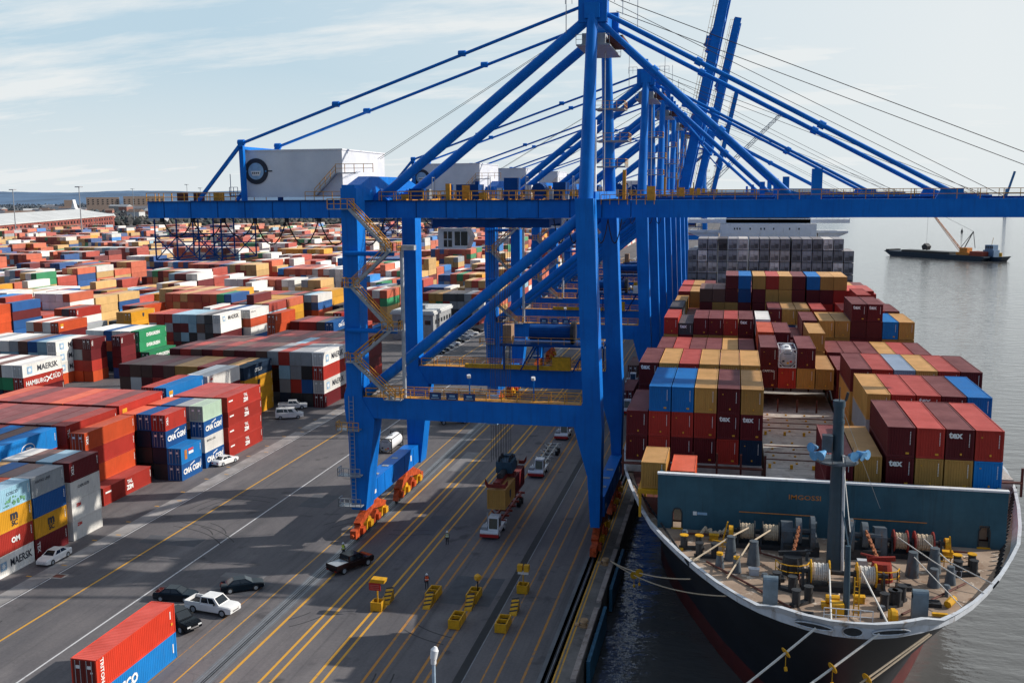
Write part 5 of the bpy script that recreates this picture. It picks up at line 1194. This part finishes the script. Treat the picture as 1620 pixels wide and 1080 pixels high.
sedan('dark sedan half hidden behind the orange red container', (-59.3, 94.6, 0), 5, CARN)
pickup('white crew cab pickup beside the foreground container', (-53.6, 92.4, 0), -8, CARW)
pickup('black pickup with chrome grille hidden by the foreground container', (-55.4, 88.3, 0), -24, CARK)
pickup('dark pickup with silver bed cover beside the crane rail', (-43.7, 107.2, 0), 62, CARR, cover=CARS)
pickup('white pickup behind the white van at the tall yard stack', (-88.6, 188.6, 0), 22, CARW)
vehicle('passenger_van', 'long white passenger van parked before the tall yard stack', 'van', (-85.6, 180.4, 0), R(22), CARW, [(-2.7, .92, .5, 1.25), (-2.65, .98, .35, 1.3), (-1.5, 1.0, .32, 1.32), (1.0, 1.0, .32, 1.3), (2.2, .97, .35, 1.2), (2.75, .88, .42, 1.0)], ((-2.68, 1.75, .97, 1.28), (-2.55, .95, .82, 2.1)), (-1.7, 1.75), .37, glass=((.05, .38), (.41, .58), (.62, .84)))
t = vehicle('flatbed_truck', 'white cab truck with long black stake bed under the crane', 'truck', (-52.3, 182.3, 0), R(25), CARW, [(.3, .95, .55, 1.2), (.4, 1.0, .45, 1.3), (1.0, 1.0, .45, 1.3), (2.0, 1.0, .45, 1.25), (2.6, .96, .45, 1.2), (3.0, .85, .5, 1.05)], ((.3, 1.9, .95, 1.25), (.4, 1.3, .8, 2.1)), (2.2, -1.9), .45)
MB().box(-3.0, .2, -1.1, 1.1, .8, 1.0).box(-3.0, .2, -1.1, -1.04, 1.0, 1.9).box(-3.0, .2, 1.04, 1.1, 1.0, 1.9).box(-3, -2.92, -1.04, 1.04, 1, 1.9).obj('stake_bed', BLACK, t)
# cars parked by the office
for i in range(9):
    y = 262 + i * 5.4
    sedan(['black', 'dark grey', 'silver', 'white', 'black', 'silver', 'white', 'white', 'black'][i] + f' car, {ORD[i]} from the near end of the row by the office', (-79.6 + random.uniform(-.4, .4), y, 0), 12 + random.uniform(-8, 8), [CARK, CARN, CARS, CARW, CARK, CARS, CARW, CARW, CARK][i], 'cars parked by the office')
# terminal tractors
def tractor(label, x, y, chassis, col):
    t = thing('terminal_tractor', label, 'tractor', (x, y, 0), 0, 'terminal tractors in the lanes')
    MB().prism([(-.0, .45), (.4, .45), (2.0, .7), (5.2, .7), (5.2, 1.15), (.1, 1.15), (-.05, .9)], 'x', -1.2, 1.2).obj('body', WHITE, t)
    MB().box(-1.22, 1.22, -.12, .3, .35, .75).obj('bumper', REDS, t)
    cb = MB().prism([(.25, 1.15), (2.0, 1.15), (2.0, 2.9), (.55, 2.9)], 'x', -.2, 1.15).obj('cab', WHITE, t)
    MB().add([(-.08, .26, 1.4), (1.03, .26, 1.4), (1.03, .5, 2.7), (-.08, .5, 2.7)], [(0, 1, 2, 3)]).obj('windscreen', GLASS, cb)
    MB().box(1.155, 1.165, .75, 1.8, 1.5, 2.65).obj('side_window', GLASS, cb)
    MB().box(-1.1, -.35, .3, 1.7, 1.15, 1.55).tube((-.7, 2.2, 1.15), (-.7, 2.2, 2.9), .1, 8).obj('engine_deck', RAILG, t)
    for yy in (1.0, 3.9):
        for s in (-1, 1):
            b = MB().tube((s * 1.2, yy, .52), (s * .8, yy, .52), .52, 16); wo = b.obj('wheel', BLACK, t, True); MB().tube((s * 1.21, yy, .52), (s * 1.0, yy, .52), .3, 10).obj('rim', WHITE, wo)
    for s in (-.85, .85): MB().box(s - .2, s + .2, -.14, -.11, .8, .95).obj('headlight', LAMPW, t)
    c = MB(); L = 13.2; y0 = 4.2
    for s in (-.55, .55): c.box(s - .1, s + .1, y0, y0 + L, .95, 1.3)
    for k in range(7): c.box(-1.2, 1.2, y0 + .2 + k * 2.1, y0 + .4 + k * 2.1, 1.05, 1.32)
    for k in range(3):
        for s in (-1, 1): c.bar((s * .6, y0 + 2 + k * 4, 1.3), (s * 1.25, y0 + 2.4 + k * 4, 1.75), .12)
    ch = c.obj('chassis', col, t)
    for yy in (y0 + 10, y0 + 11.4):
        for s in (-1, 1): MB().tube((s * 1.2, yy, .5), (s * .7, yy, .5), .5, 14).obj('wheel', BLACK, ch, True)
    return t
CHR = simple('chassis_red', (.25, .035, .02), .5, var=.3)
tractor('white terminal tractor with red chassis under the hanging containers', -29.8, 120.0, True, CHR)
tractor('white terminal tractor pulling an empty pale chassis, second in the lane', -29.3, 148.6, True, simple('chassis_grey', (.42, .40, .36), .5, var=.3))
tractor('white terminal tractor farthest in the lane near the portal', -29.4, 173.0, True, CHR)
tractor('white terminal tractor carrying a maroon container close to the ship', -20.4, 196, True, CHR)
lone(-20.4, 201.2, 1.36, 12.19, 2.6, 'M', 'maroon container riding on a tractor chassis close to the ship')
tractor('white terminal tractor carrying a brown container farther along the ship', -22.2, 226, True, CHR)
lone(-22.2, 231.2, 1.36, 12.19, 2.6, 'L', 'brown container riding on the farther tractor chassis along the ship')

# yellow barriers
TB = 'yellow ballast boxes marking the lanes'
def tub(x, y, label, n=1):
    t = thing('ballast_box', label, 'ballast box', (x, y, 0), 0, TB)
    L = 1.25 * n; b = MB(); w = .62; hh = 1.0; i = .12
    b.prism([(-w, .12), (-w + .12, .0), (w - .12, 0), (w, .12), (w, hh), (w - i, hh), (w - i, .5), (-w + i, .5), (-w + i, hh), (-w, hh)], 'y', i, L - i)
    b.box(-w, w, 0, i, .05, hh); b.box(-w, w, L - i, L, .05, hh)
    for k in range(1, n): b.box(-w + i, w - i, k * 1.25 - .06, k * 1.25 + .06, .5, hh)
    b.obj('shell', YEL, t); b = MB(); b.m(BLACK).box(-w + i, w - i, i, L - i, .5, .62); b.obj('ballast', CONC, t)
    b = MB()
    for k in range(2): b.bar((-w - .02, .3 + k * .4, .3), (-w - .02, .5 + k * .4, .7), .02, .09)
    b.obj('chevron', DARK, t)
    return t
def ramp_(x, y, label):
    t = thing('striped_barrier', label, 'barrier', (x, y, 0), 0, 'striped wedge barriers')
    MB().prism([(0, 0), (1.7, 0), (1.7, 1.15), (1.4, 1.2), (.05, .12)], 'x', -.4, .4).obj('wedge', YEL, t)
    b = MB()
    for k in range(4):
        y0 = .25 + k * .38; z0 = .12 + (y0 - .05) * .79; b.add([(-.4, y0, z0 + .015), (.4, y0 + .15, z0 + .135), (.4, y0 + .3, z0 + .255), (-.4, y0 + .15, z0 + .135)], [(0, 1, 2, 3)])
        b.bar((.405, y0 + .1, .05), (.405, y0 + .3, z0 - .02), .012, .13)
    b.obj('stripe', DARK, t)
tub(-36.4, 95.9, 'yellow ballast box carrying the post with the red sign')
sg = thing('sign_post', 'yellow post with a red board and yellow hood above the left ballast box', 'sign', (-36.4, 96.5, .6))
MB().tube((0, 0, 0), (0, 0, 2.2), .09, 8).obj('post', YEL, sg); MB().box(-.75, .55, -.52, -.44, 1.75, 2.55).obj('board', REDS, sg); MB().prism([(-.85, 2.5), (.9, 2.5), (1.0, 2.9), (-.55, 2.95)], 'y', -.42, .5).obj('hood', YEL, sg)
b = MB(); [b.box(-.6 , .4, -.535, -.525, 1.9 + i * .2, 1.98 + i * .2) for i in range(3)]; b.obj('lettering', simple('faded_red', (.5, .12, .1), .6), sg)
ramp_(-36.0, 97.8, 'striped yellow wedge behind the red sign post')
tub(-31.4, 99.4, 'double yellow ballast box beside the worker in the orange vest', 2); ramp_(-31.3, 97.5, 'striped yellow wedge in front of the worker in orange vest')
tub(-26.9, 99.9, 'double yellow ballast box with the round yellow lamp', 2); ramp_(-26.8, 98.0, 'striped yellow wedge below the round yellow lamp'); tub(-27.0, 93.3, 'double yellow ballast box nearest the pale lamp pole', 2)
lp = thing('warning_lamp', 'round yellow lamp on a short post at the middle barrier', 'lamp', (-26.7, 102.1, .5)); MB().tube((0, 0, 0), (0, 0, 1.3), .08, 6).obj('post', DARK, lp); MB().ico((0, 0, 1.7), .48, .48, 0).obj('globe', PLATE, lp, True)
tub(-22.0, 103.6, 'single yellow ballast box holding the twin lamp post'); tub(-22.1, 93.4, 'double yellow ballast box right of the dark rail groove', 2); ramp_(-21.8, 97.8, 'striped yellow wedge alone right of the dark rail groove')
lp = thing('lamp_post', 'short post with two yellow lamps and a white plate', 'lamp', (-22.0, 104.3, .6)); MB().tube((0, 0, 0), (0, 0, 1.7), .07, 6).obj('post', YEL, lp); MB().box(-.6, .6, -.1, 0, 1.5, 1.85).obj('plate', LOGOW, lp)
for s in (-.35, .4): MB().prism([(-.4, 1.9), (.4, 1.9), (.3, 2.6), (-.3, 2.6)], 'x', s - .28, s + .28).obj('lamp_head', YEL, lp)
pole = thing('lamp_pole', 'slim pale blue pole with white camera head at the bottom edge', 'pole', (-20.4, 65.1, 0))
MB().tube((0, 0, 0), (0, 0, 10.9), .16, 10, .13).obj('shaft', simple('pole_blue', (.35, .45, .55), .4), pole)
MB().tube((0, 0, 10.7), (0, 0, 11.2), .2, 10).tube((.02, -.1, 11.15), (.1, .0, 11.75), .26, 12, .3).tube((.1, 0, 11.75), (.16, .05, 12.0), .3, 12, .12).obj('camera_head', WHITE, pole, True)

# people
def person(label, loc, rz, vest, pose):
    t = thing('person', label, 'person', loc, rz, 'workers on the quay')
    la, ra = pose
    V, E, RR = [], [], []
    def v(p, r, frm=None):
        V.append(p); RR.append(r)
        if frm is not None: E.append((frm, len(V) - 1))
        return len(V) - 1
    pel = v((0, 0, .96), .15); sp1 = v((0, .01, 1.15), .145, pel); chs = v((0, 0, 1.38), .16, sp1); nk = v((0, 0, 1.52), .06, chs); hd = v((0, -.02, 1.62), .085, nk); ht = v((0, -.02, 1.74), .075, hd); v((0, -.1, 1.61), .03, hd)
    for s, arm in ((-1, la), (1, ra)):
        hip = v((s * .1, 0, .9), .1, pel); kn = v((s * .12, -.02, .5), .07, hip); an = v((s * .13, .02, .1), .05, kn); v((s * .14, -.14, .05), .045, an)
        sh = v((s * .2, 0, 1.42), .065, chs); el = v(arm[0], .05, sh); wr = v(arm[1], .035, el); d_ = (Vector(arm[1]) - Vector(arm[0])).normalized(); pm = v(tuple(Vector(arm[1]) + d_ * .07), .032, wr)
        for k in range(4): f1 = v(tuple(Vector(V[pm]) + d_ * .05 + Vector((0, -.03 + .02 * k, 0))), .011, pm); v(tuple(Vector(V[f1]) + d_ * (.035 - .004 * abs(k - 1)) + Vector((0, -.01, -.006))), .009, f1)
        v(tuple(Vector(V[wr]) + d_ * .05 + Vector((-s * .045, -.02, 0))), .011, wr)
    me = bpy.data.meshes.new('body'); me.from_pydata(V, E, []); me.materials.append(CLOTH)
    o = link('body', me, t); md = o.modifiers.new('skin', 'SKIN')
    for i, r in enumerate(RR): me.skin_vertices[0].data[i].radius = (r, r)
    me.skin_vertices[0].data[0].use_root = True
    o.modifiers.new('sub', 'SUBSURF').levels = 1
    MB().loft([[(1.12 * .2 * math.cos(a), .17 * math.sin(a), z) for a in [i * math.pi / 6 for i in range(12)]] for z in (1.0, 1.2, 1.42)] + [[(.15 * math.cos(a), .12 * math.sin(a), 1.5) for a in [i * math.pi / 6 for i in range(12)]]]).obj('vest', vest, t, True)
    MB().box(-.225, .225, -.185, .185, 1.14, 1.19).obj('reflective_band', LOGOW, t)
    MB().tube((0, -.02, 1.70), (0, -.02, 1.84), .135, 12, .08).tube((0, -.05, 1.69), (0, -.05, 1.71), .16, 12).obj('helmet', WHITE, t, True)
    MB().ico((0, -.085, 1.62), .06, .085, 0).obj('face', SKIN, t, True)
    return t
def skinlayer(): pass
rest = (((-.25, .02, 1.15), (-.27, -.06, .9)), ((.25, .02, 1.15), (.27, -.06, .9)))
rest = (((-.25, .02, 1.15), (-.27, -.06, .9)), ((.25, .02, 1.15), (.27, -.06, .9)))
bent = (((-.25, .02, 1.15), (-.27, -.06, .9)), ((.27, -.02, 1.17), (.30, -.28, 1.2)))
person('worker in orange vest and white helmet beside the double ballast box', (-32.9, 103.0, 0), R(25), VEST_O, bent)
person('worker in dark clothes and pale reflective vest standing mid lane near the tractor', (-34.6, 117.2, 0), R(10), simple('vest_pale', (.5, .52, .3), .8), rest)
person('worker in yellow vest standing behind the dark pickup', (-46.0, 110.6, 0), R(-20), VEST_Y, rest)

# ------------------------------------------------------------------ office, warehouse, masts, far town
of = thing('office_building', 'low grey flat roofed office building behind the crane', 'building', (-88, 287, 0))
MB().box(-13, 0, 0, 20, 0, 7.6).obj('wall', simple('office_grey', (.32, .33, .34), .7), of)
MB().box(-13.5, .5, -.5, 20.5, 7.6, 8.3).obj('roof', ROOFW, of); MB().box(-13.2, .2, -.2, 20.2, 8.3, 8.8).box(-12.6, -.4, .4, 19.6, 8.0, 8.85).obj('parapet', simple('office_white', (.62, .62, .6), .7), of)
for x in (-11.2, -6.0, -2.6): MB().box(x, x + 1.8, -.06, .02, 4.6, 5.9).obj('window', GLASS, of)
for y in (2, 5, 8, 11, 14, 17): MB().box(-.02, .06, y, y + 1.8, 4.6, 5.9).obj('window', GLASS, of)
MB().box(-6, -4, 5, 8, 8.85, 10).obj('roof_unit', RAILG, of)
w = thing('brick_warehouse', 'long red brick warehouse with white roof at far left', 'warehouse', (-640, 700, 0), R(19.8))
MB().box(-90, 0, 0, 560, 0, 15).obj('wall', BRICK, w); MB().box(-91, 1, -1, 561, 15, 16.2).prism([(-91, 16.2), (1, 16.2), (-45, 24)], 'y', -1, 561).obj('roof', ROOFW, w)
wm = MB().box(-.1, .12, -2.2, 2.2, -1.6, 1.6).mesh('window', GLASS)
for k in range(46):
    for z in (5.5, 11.2): o = link('window', wm, w, (.05, 8 + k * 12, z))
b = MB(); [b.box(0, .4, 14 + k * 24 - 1, 14 + k * 24 + 1, 0, 15) for k in range(23)]; b.obj('pilaster', BRICK, w)
for i, (x, y, h_, s) in enumerate(((-631, 785, 49, 'leftmost tall light mast in the far yard'), (-520, 724, 50.5, 'tall light mast second from left, standing before the warehouse'), (-929, 1427, 52, 'tall light mast third from left, near the crane girder end'), (-760, 1300, 57, 'faint light mast above the end of the crane girder'), (-745, 1310, 52, 'shorter faint light mast above the end of the crane girder'))):
    t = thing('light_mast', s, 'light mast', (x, y, 0), 0, 'light masts in the yard'); MB().tube((0, 0, 0), (0, 0, h_), .55, 6, .3).obj('pole', RAILG, t); MB().box(-2.2, 2.2, -2.2, 2.2, h_ - .8, h_).obj('lamp_ring', RAILG, t)
ap = thing('apartment_block', 'tan brick apartment block on the far skyline', 'building', (-1450, 2250, 0), R(32))
APT = simple('apartment_tan', (.36, .27, .22), .8)
MB().box(-120, -45, -10, 10, 0, 36).box(-35, 60, -14, 8, 0, 38).box(-170, -150, -8, 8, 0, 30).obj('wall', APT, ap)
wm = MB().box(-1.6, 1.6, -.2, .2, -1.1, 1.1).mesh('window', GLASS)
for k in range(16):
    for z in (20, 25, 30): link('window', wm, ap, (-115 + k * 11 + (6 if k > 6 else 0), -14.2 if k > 6 else -10.2, z))
# houses of the far town
hmesh = {}
HW_ = [simple('house_wall_%d' % i, c, .8) for i, c in enumerate(((.6, .6, .6), (.45, .40, .36), (.5, .5, .55), (.40, .18, .14)))]; HR_ = [simple('house_roof_%d' % i, c, .8) for i, c in enumerate(((.16, .16, .18), (.22, .15, .12), (.5, .5, .5)))]
rnd = random.Random(5)
for i in range(54):
    y = rnd.uniform(1150, 2300); u = rnd.uniform(-.86, -.56); x = u * y
    t = thing('town_house', 'small house among the trees of the far town', 'house', (x, y, 0), rnd.uniform(-.5, .6), 'houses of the far town')
    if y < 1320 and x > -1000 + (1250 - y) * .36: t.location.x = x = -1050 - rnd.uniform(0, 60); t.location.y = 1330
    L, W, H = rnd.uniform(12, 44), rnd.uniform(10, 16), rnd.uniform(9, 15)
    MB().box(-L / 2, L / 2, -W / 2, W / 2, 0, H).obj('wall', HW_[rnd.choice((0, 0, 0, 1, 2, 3))], t); MB().prism([(-W / 2 - .5, H), (W / 2 + .5, H), (0, H + W * .33)], 'x', -L / 2 - .5, L / 2 + .5).obj('roof', HR_[i % 3], t)
st = thing('church', 'white church with a small spire in the far town', 'church', (-1190, 1640, 0)); MB().box(-8, 8, -8, 8, 0, 18).obj('wall', WHITE, st); MB().prism([(-4, 18), (4, 18), (0, 34)], 'y', -4, 4).obj('spire', WHITE, st)
# woods of the far town
rnd = random.Random(8); b = MB(); cols = []
for i in range(9500):
    y = 1020 + 2900 * rnd.random() ** 1.2; x = rnd.uniform(-.92, -.10) * y
    if y < 1250 and -900 + (1250 - y) * .36 < x: continue
    r = rnd.uniform(2.0, 4.6); b.ico((x, y, r * .7), r * 1.2, r * rnd.uniform(.9, 1.5), .5)
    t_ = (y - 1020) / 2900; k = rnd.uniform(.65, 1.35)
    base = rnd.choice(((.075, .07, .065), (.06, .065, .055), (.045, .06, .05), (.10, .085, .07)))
    cols += [tuple(k * (c * (1 - t_) + h_ * t_) for c, h_ in zip(base, (.075, .105, .15))) + (1,)] * 60  # farther clumps tinted blue, aerial haze painted into the colour
me = bpy.data.meshes.new('woods'); me.from_pydata(b.v, [], b.f)
m, t, bs = nt('winter_trees'); vc = N(t, 'ShaderNodeVertexColor', layer_name='Col'); t.links.new(vc.outputs['Color'], bs.inputs['Base Color']); setv(bs, Roughness=.95); me.materials.append(m)
at = me.color_attributes.new('Col', 'FLOAT_COLOR', 'CORNER'); at.data.foreach_set('color', [v for cc in cols for v in cc])
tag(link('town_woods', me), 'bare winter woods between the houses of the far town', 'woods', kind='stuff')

# river craft
bg = thing('crane_barge', 'dark barge with an orange lattice crane on the river', 'barge', (141, 738, -3), math.atan2(-71, 61))
MB().prism([(-42, 2.4), (-38, 0), (36, 0), (38, 2.2), (38, 3.0), (-44, 3.4)], 'y', -7, 7).obj('hull', simple('barge_blue', (.012, .028, .05), .6), bg)
MB().box(-30, 10, -5, 5, 3.3, 4.6).box(-43, -40, -6, 6, 3.3, 4.4).obj('coaming', DARK, bg)
MB().box(14, 24, -3.5, 3.5, 3.2, 5).box(16, 22, -2.6, 2.6, 5, 8).obj('crane_cab', simple('crane_orange', (.55, .20, .03), .5), bg)
b = MB(); p0, p1 = Vector((15, 0, 6)), Vector((-8, -6, 34))
for a in ((-.9, -.9), (.9, -.9), (-.9, .9), (.9, .9)): b.bar(p0 + Vector((0, a[0], a[1])), p1 + Vector((0, a[0] * .4, a[1] * .4)), .3)
for k in range(16):
    q0, q1 = p0.lerp(p1, k / 16), p0.lerp(p1, (k + 1) / 16); s = 1 if k % 2 else -1; b.bar(q0 + Vector((0, .8 * s, .8)), q1 + Vector((0, -.6 * s, .6)), .2); b.bar(q0 + Vector((0, .8, -.8 * s)), q1 + Vector((0, .7, .7 * s)), .2)
b.obj('lattice_boom', simple('boom_orange', (.5, .22, .10), .6), bg)
b = MB(); b.bar((18, 0, 8), (24, 0, 19), .5); b.bar((24, 0, 19), (26, 0, 8), .3); b.bar((24, 0, 19), (15, 0, 8), .3); b.tube(p1, (24, 0, 19), .08, 4); b.tube(p1, (-8, -6, 9), .08, 4); b.obj('gantry_mast', DARK, bg)
MB().prism([(-10.5, 8), (-8, 10), (-5.5, 8), (-6.5, 5.5), (-8, 6.5), (-9.5, 5.5)], 'y', -8, -4).obj('grab_bucket', DARK, bg)
MB().box(25, 35, -4, 4, 3.1, 6).obj('deck_store', simple('store_red', (.28, .05, .03), .6), bg)
tg = thing('tug_boat', 'small blue tug boat lying at the right end of the barge', 'tug', (168.5, 713, -3), math.atan2(-71, 61))
MB().prism([(-9, 0), (7, 0), (10, 3.4), (7, 2.8), (-9, 2.4)], 'y', -4, 4).obj('hull', MATS['barge_blue'], tg); MB().box(-6, 2, -3, 3, 2.4, 7).box(-5, 1, -2.6, 2.6, 7, 10.4).obj('wheelhouse', simple('tug_blue', (.12, .2, .32), .5), tg)
b = MB(); [b.box(x, x + 1, s * 2.62 - .03, s * 2.62 + .03, 8.2, 9.6) for x in (-4.6, -3, -1.4, 0) for s in (-1, 1)]; b.obj('window', GLASS, tg)
MB().tube((-2, 0, 10.4), (-1, 0, 15), .15, 5).tube((5, 0, 3), (5, 0, 5.5), 1.0, 8).obj('mast', PLATE, tg)
mk = thing('channel_buoy', 'tiny dark buoy on the open river right of the barge crane', 'buoy', (245, 1180, -3)); MB().tube((0, 0, 0), (0, 0, 2.5), 1.3, 8, .9).obj('float', DARK, mk); MB().tube((0, 0, 2.5), (0, 0, 5), .5, 6, .1).obj('topmark', DARK, mk)
fcn = thing('distant_crane', 'faint blue dockside crane standing on the horizon far right', 'crane', (560, 2300, -3)); MB().bar((0, 0, 30), (14, 0, 82), 4).bar((0, -8, 0), (0, -3, 46), 2.5).bar((0, 8, 0), (0, 3, 46), 2.5).bar((-4, 0, 30), (6, 0, 48), 3).obj('jib', simple('far_blue', (.06, .2, .42), .7), fcn)
fm = thing('lattice_boom_crane', 'faint grey lattice boom slanting behind the raised booms', 'crane', (-20, 700, 0), 0)
b = MB(); p0, p1 = Vector((0, 0, 45)), Vector((50, 30, 96))
for a in ((-1.2, -1.2), (1.2, -1.2), (1.2, 1.2), (-1.2, 1.2)): b.bar(p0 + Vector((a[0], 0, a[1])), p1 + Vector((a[0] * .5, 0, a[1] * .5)), .4)
for k in range(22):
    q0, q1 = p0.lerp(p1, k / 22), p0.lerp(p1, (k + 1) / 22); s = 1 if k % 2 else -1; b.bar(q0 + Vector((-1 * s, 0, 1 * s)), q1 + Vector((1 * s, 0, -1 * s)), .3)
b.obj('lattice_boom', simple('far_grey', (.34, .38, .42), .7), fm); MB().bar((0, 0, 0), (0, 0, 46), 4).box(-6, 6, -6, 6, 0, 6).obj('tower', MATS['far_grey'], fm)

# ------------------------------------------------------------------ light, sky, camera
EL = R(31); sv = Vector((.935 * math.cos(EL), .355 * math.cos(EL), math.sin(EL)))
sun = bpy.data.lights.new('sun', 'SUN'); sun.energy = 4.7; sun.angle = R(.53); sun.color = (1, .93, .84)
so = bpy.data.objects.new('sun', sun); C.objects.link(so); so.rotation_euler = sv.to_track_quat('Z', 'Y').to_euler()
wd = bpy.data.worlds.new('World'); sc.world = wd; wd.use_nodes = True
t = wd.node_tree; bg_ = t.nodes['Background']
sk = N(t, 'ShaderNodeTexSky', sky_type='NISHITA', sun_disc=False, sun_elevation=EL, sun_rotation=math.atan2(sv.x, sv.y), altitude=0, air_density=1.0, dust_density=1.6, ozone_density=1.0)
tc = N(t, 'ShaderNodeTexCoord').outputs['Generated']
sx = N(t, 'ShaderNodeSeparateXYZ'); t.links.new(tc, sx.inputs[0])
zz = math_(t, 'ADD', math_(t, 'MAXIMUM', sx.outputs['Z'], 0.), .16)
cb = N(t, 'ShaderNodeCombineXYZ'); t.links.new(math_(t, 'DIVIDE', sx.outputs['X'], zz), cb.inputs[0]); t.links.new(math_(t, 'DIVIDE', sx.outputs['Y'], zz), cb.inputs[1])
cl = noise(t, mapping(t, cb.outputs[0], (.55, 1.5, 1), (2.3, .4, 0)), 1.1, 9, .62)
cf = ramp(t, cl, .45, .60)
hz = ramp(t, sx.outputs['Z'], .0, .13, (1, 1, 1, 1), (0, 0, 0, 1))
# more cloud toward the sun side (+X), clearer to the left
side = ramp(t, math_(t, 'ADD', math_(t, 'MULTIPLY', sx.outputs['X'], .9), .42), .0, .6)
cover = math_(t, 'MAXIMUM', math_(t, 'MULTIPLY', cf, .9), math_(t, 'MULTIPLY', side, .82))
cover = math_(t, 'MAXIMUM', cover, math_(t, 'MULTIPLY', hz, .75))
low = ramp(t, sx.outputs['Z'], .25, .95, (1, 1, 1, 1), (.5, .5, .5, 1))
front = ramp(t, math_(t, 'ADD', math_(t, 'MULTIPLY', sx.outputs['Y'], .5), .5), .30, .62)
low = math_(t, 'MULTIPLY', low, front)
clear = mix(t, math_(t, 'MULTIPLY', low, .82), sk.outputs[0], (5.6, 7.35, 8.5))
c = mix(t, math_(t, 'MULTIPLY', cover, math_(t, 'ADD', math_(t, 'MULTIPLY', low, .72), .25)), clear, (8.5, 8.75, 8.75))
c = mix(t, 1., c, ramp(t, math_(t, 'ADD', math_(t, 'MULTIPLY', sx.outputs['Y'], .5), .5), .22, .6, (.78, .86, .98, 1), (1, 1, 1, 1)), 'MULTIPLY')
t.links.new(c, bg_.inputs['Color']); bg_.inputs['Strength'].default_value = .1

cam = bpy.data.cameras.new('cam'); co = bpy.data.objects.new('cam', cam); C.objects.link(co); sc.camera = co
yaw, pitch, roll = .2180908, .1494992, -.00632718
F = Vector((-math.sin(yaw) * math.cos(pitch), math.cos(yaw) * math.cos(pitch), -math.sin(pitch)))
r = F.cross(Vector((0, 0, 1))).normalized(); u = r.cross(F)
r2 = math.cos(roll) * r + math.sin(roll) * u; u2 = -math.sin(roll) * r + math.cos(roll) * u
M = Matrix((r2, u2, -F)).transposed().to_4x4(); M.translation = Vector((0, 0, 44.5)); co.matrix_world = M
cam.sensor_width = 36; cam.lens = 1576.8 / 1620 * 36; cam.clip_start = .5; cam.clip_end = 90000
sc.view_settings.view_transform = 'Standard'; sc.view_settings.look = 'None'; sc.view_settings.exposure = 0; sc.view_settings.gamma = 1
sc.render.engine = 'CYCLES'; sc.cycles.max_bounces = 5; sc.cycles.use_denoising = True
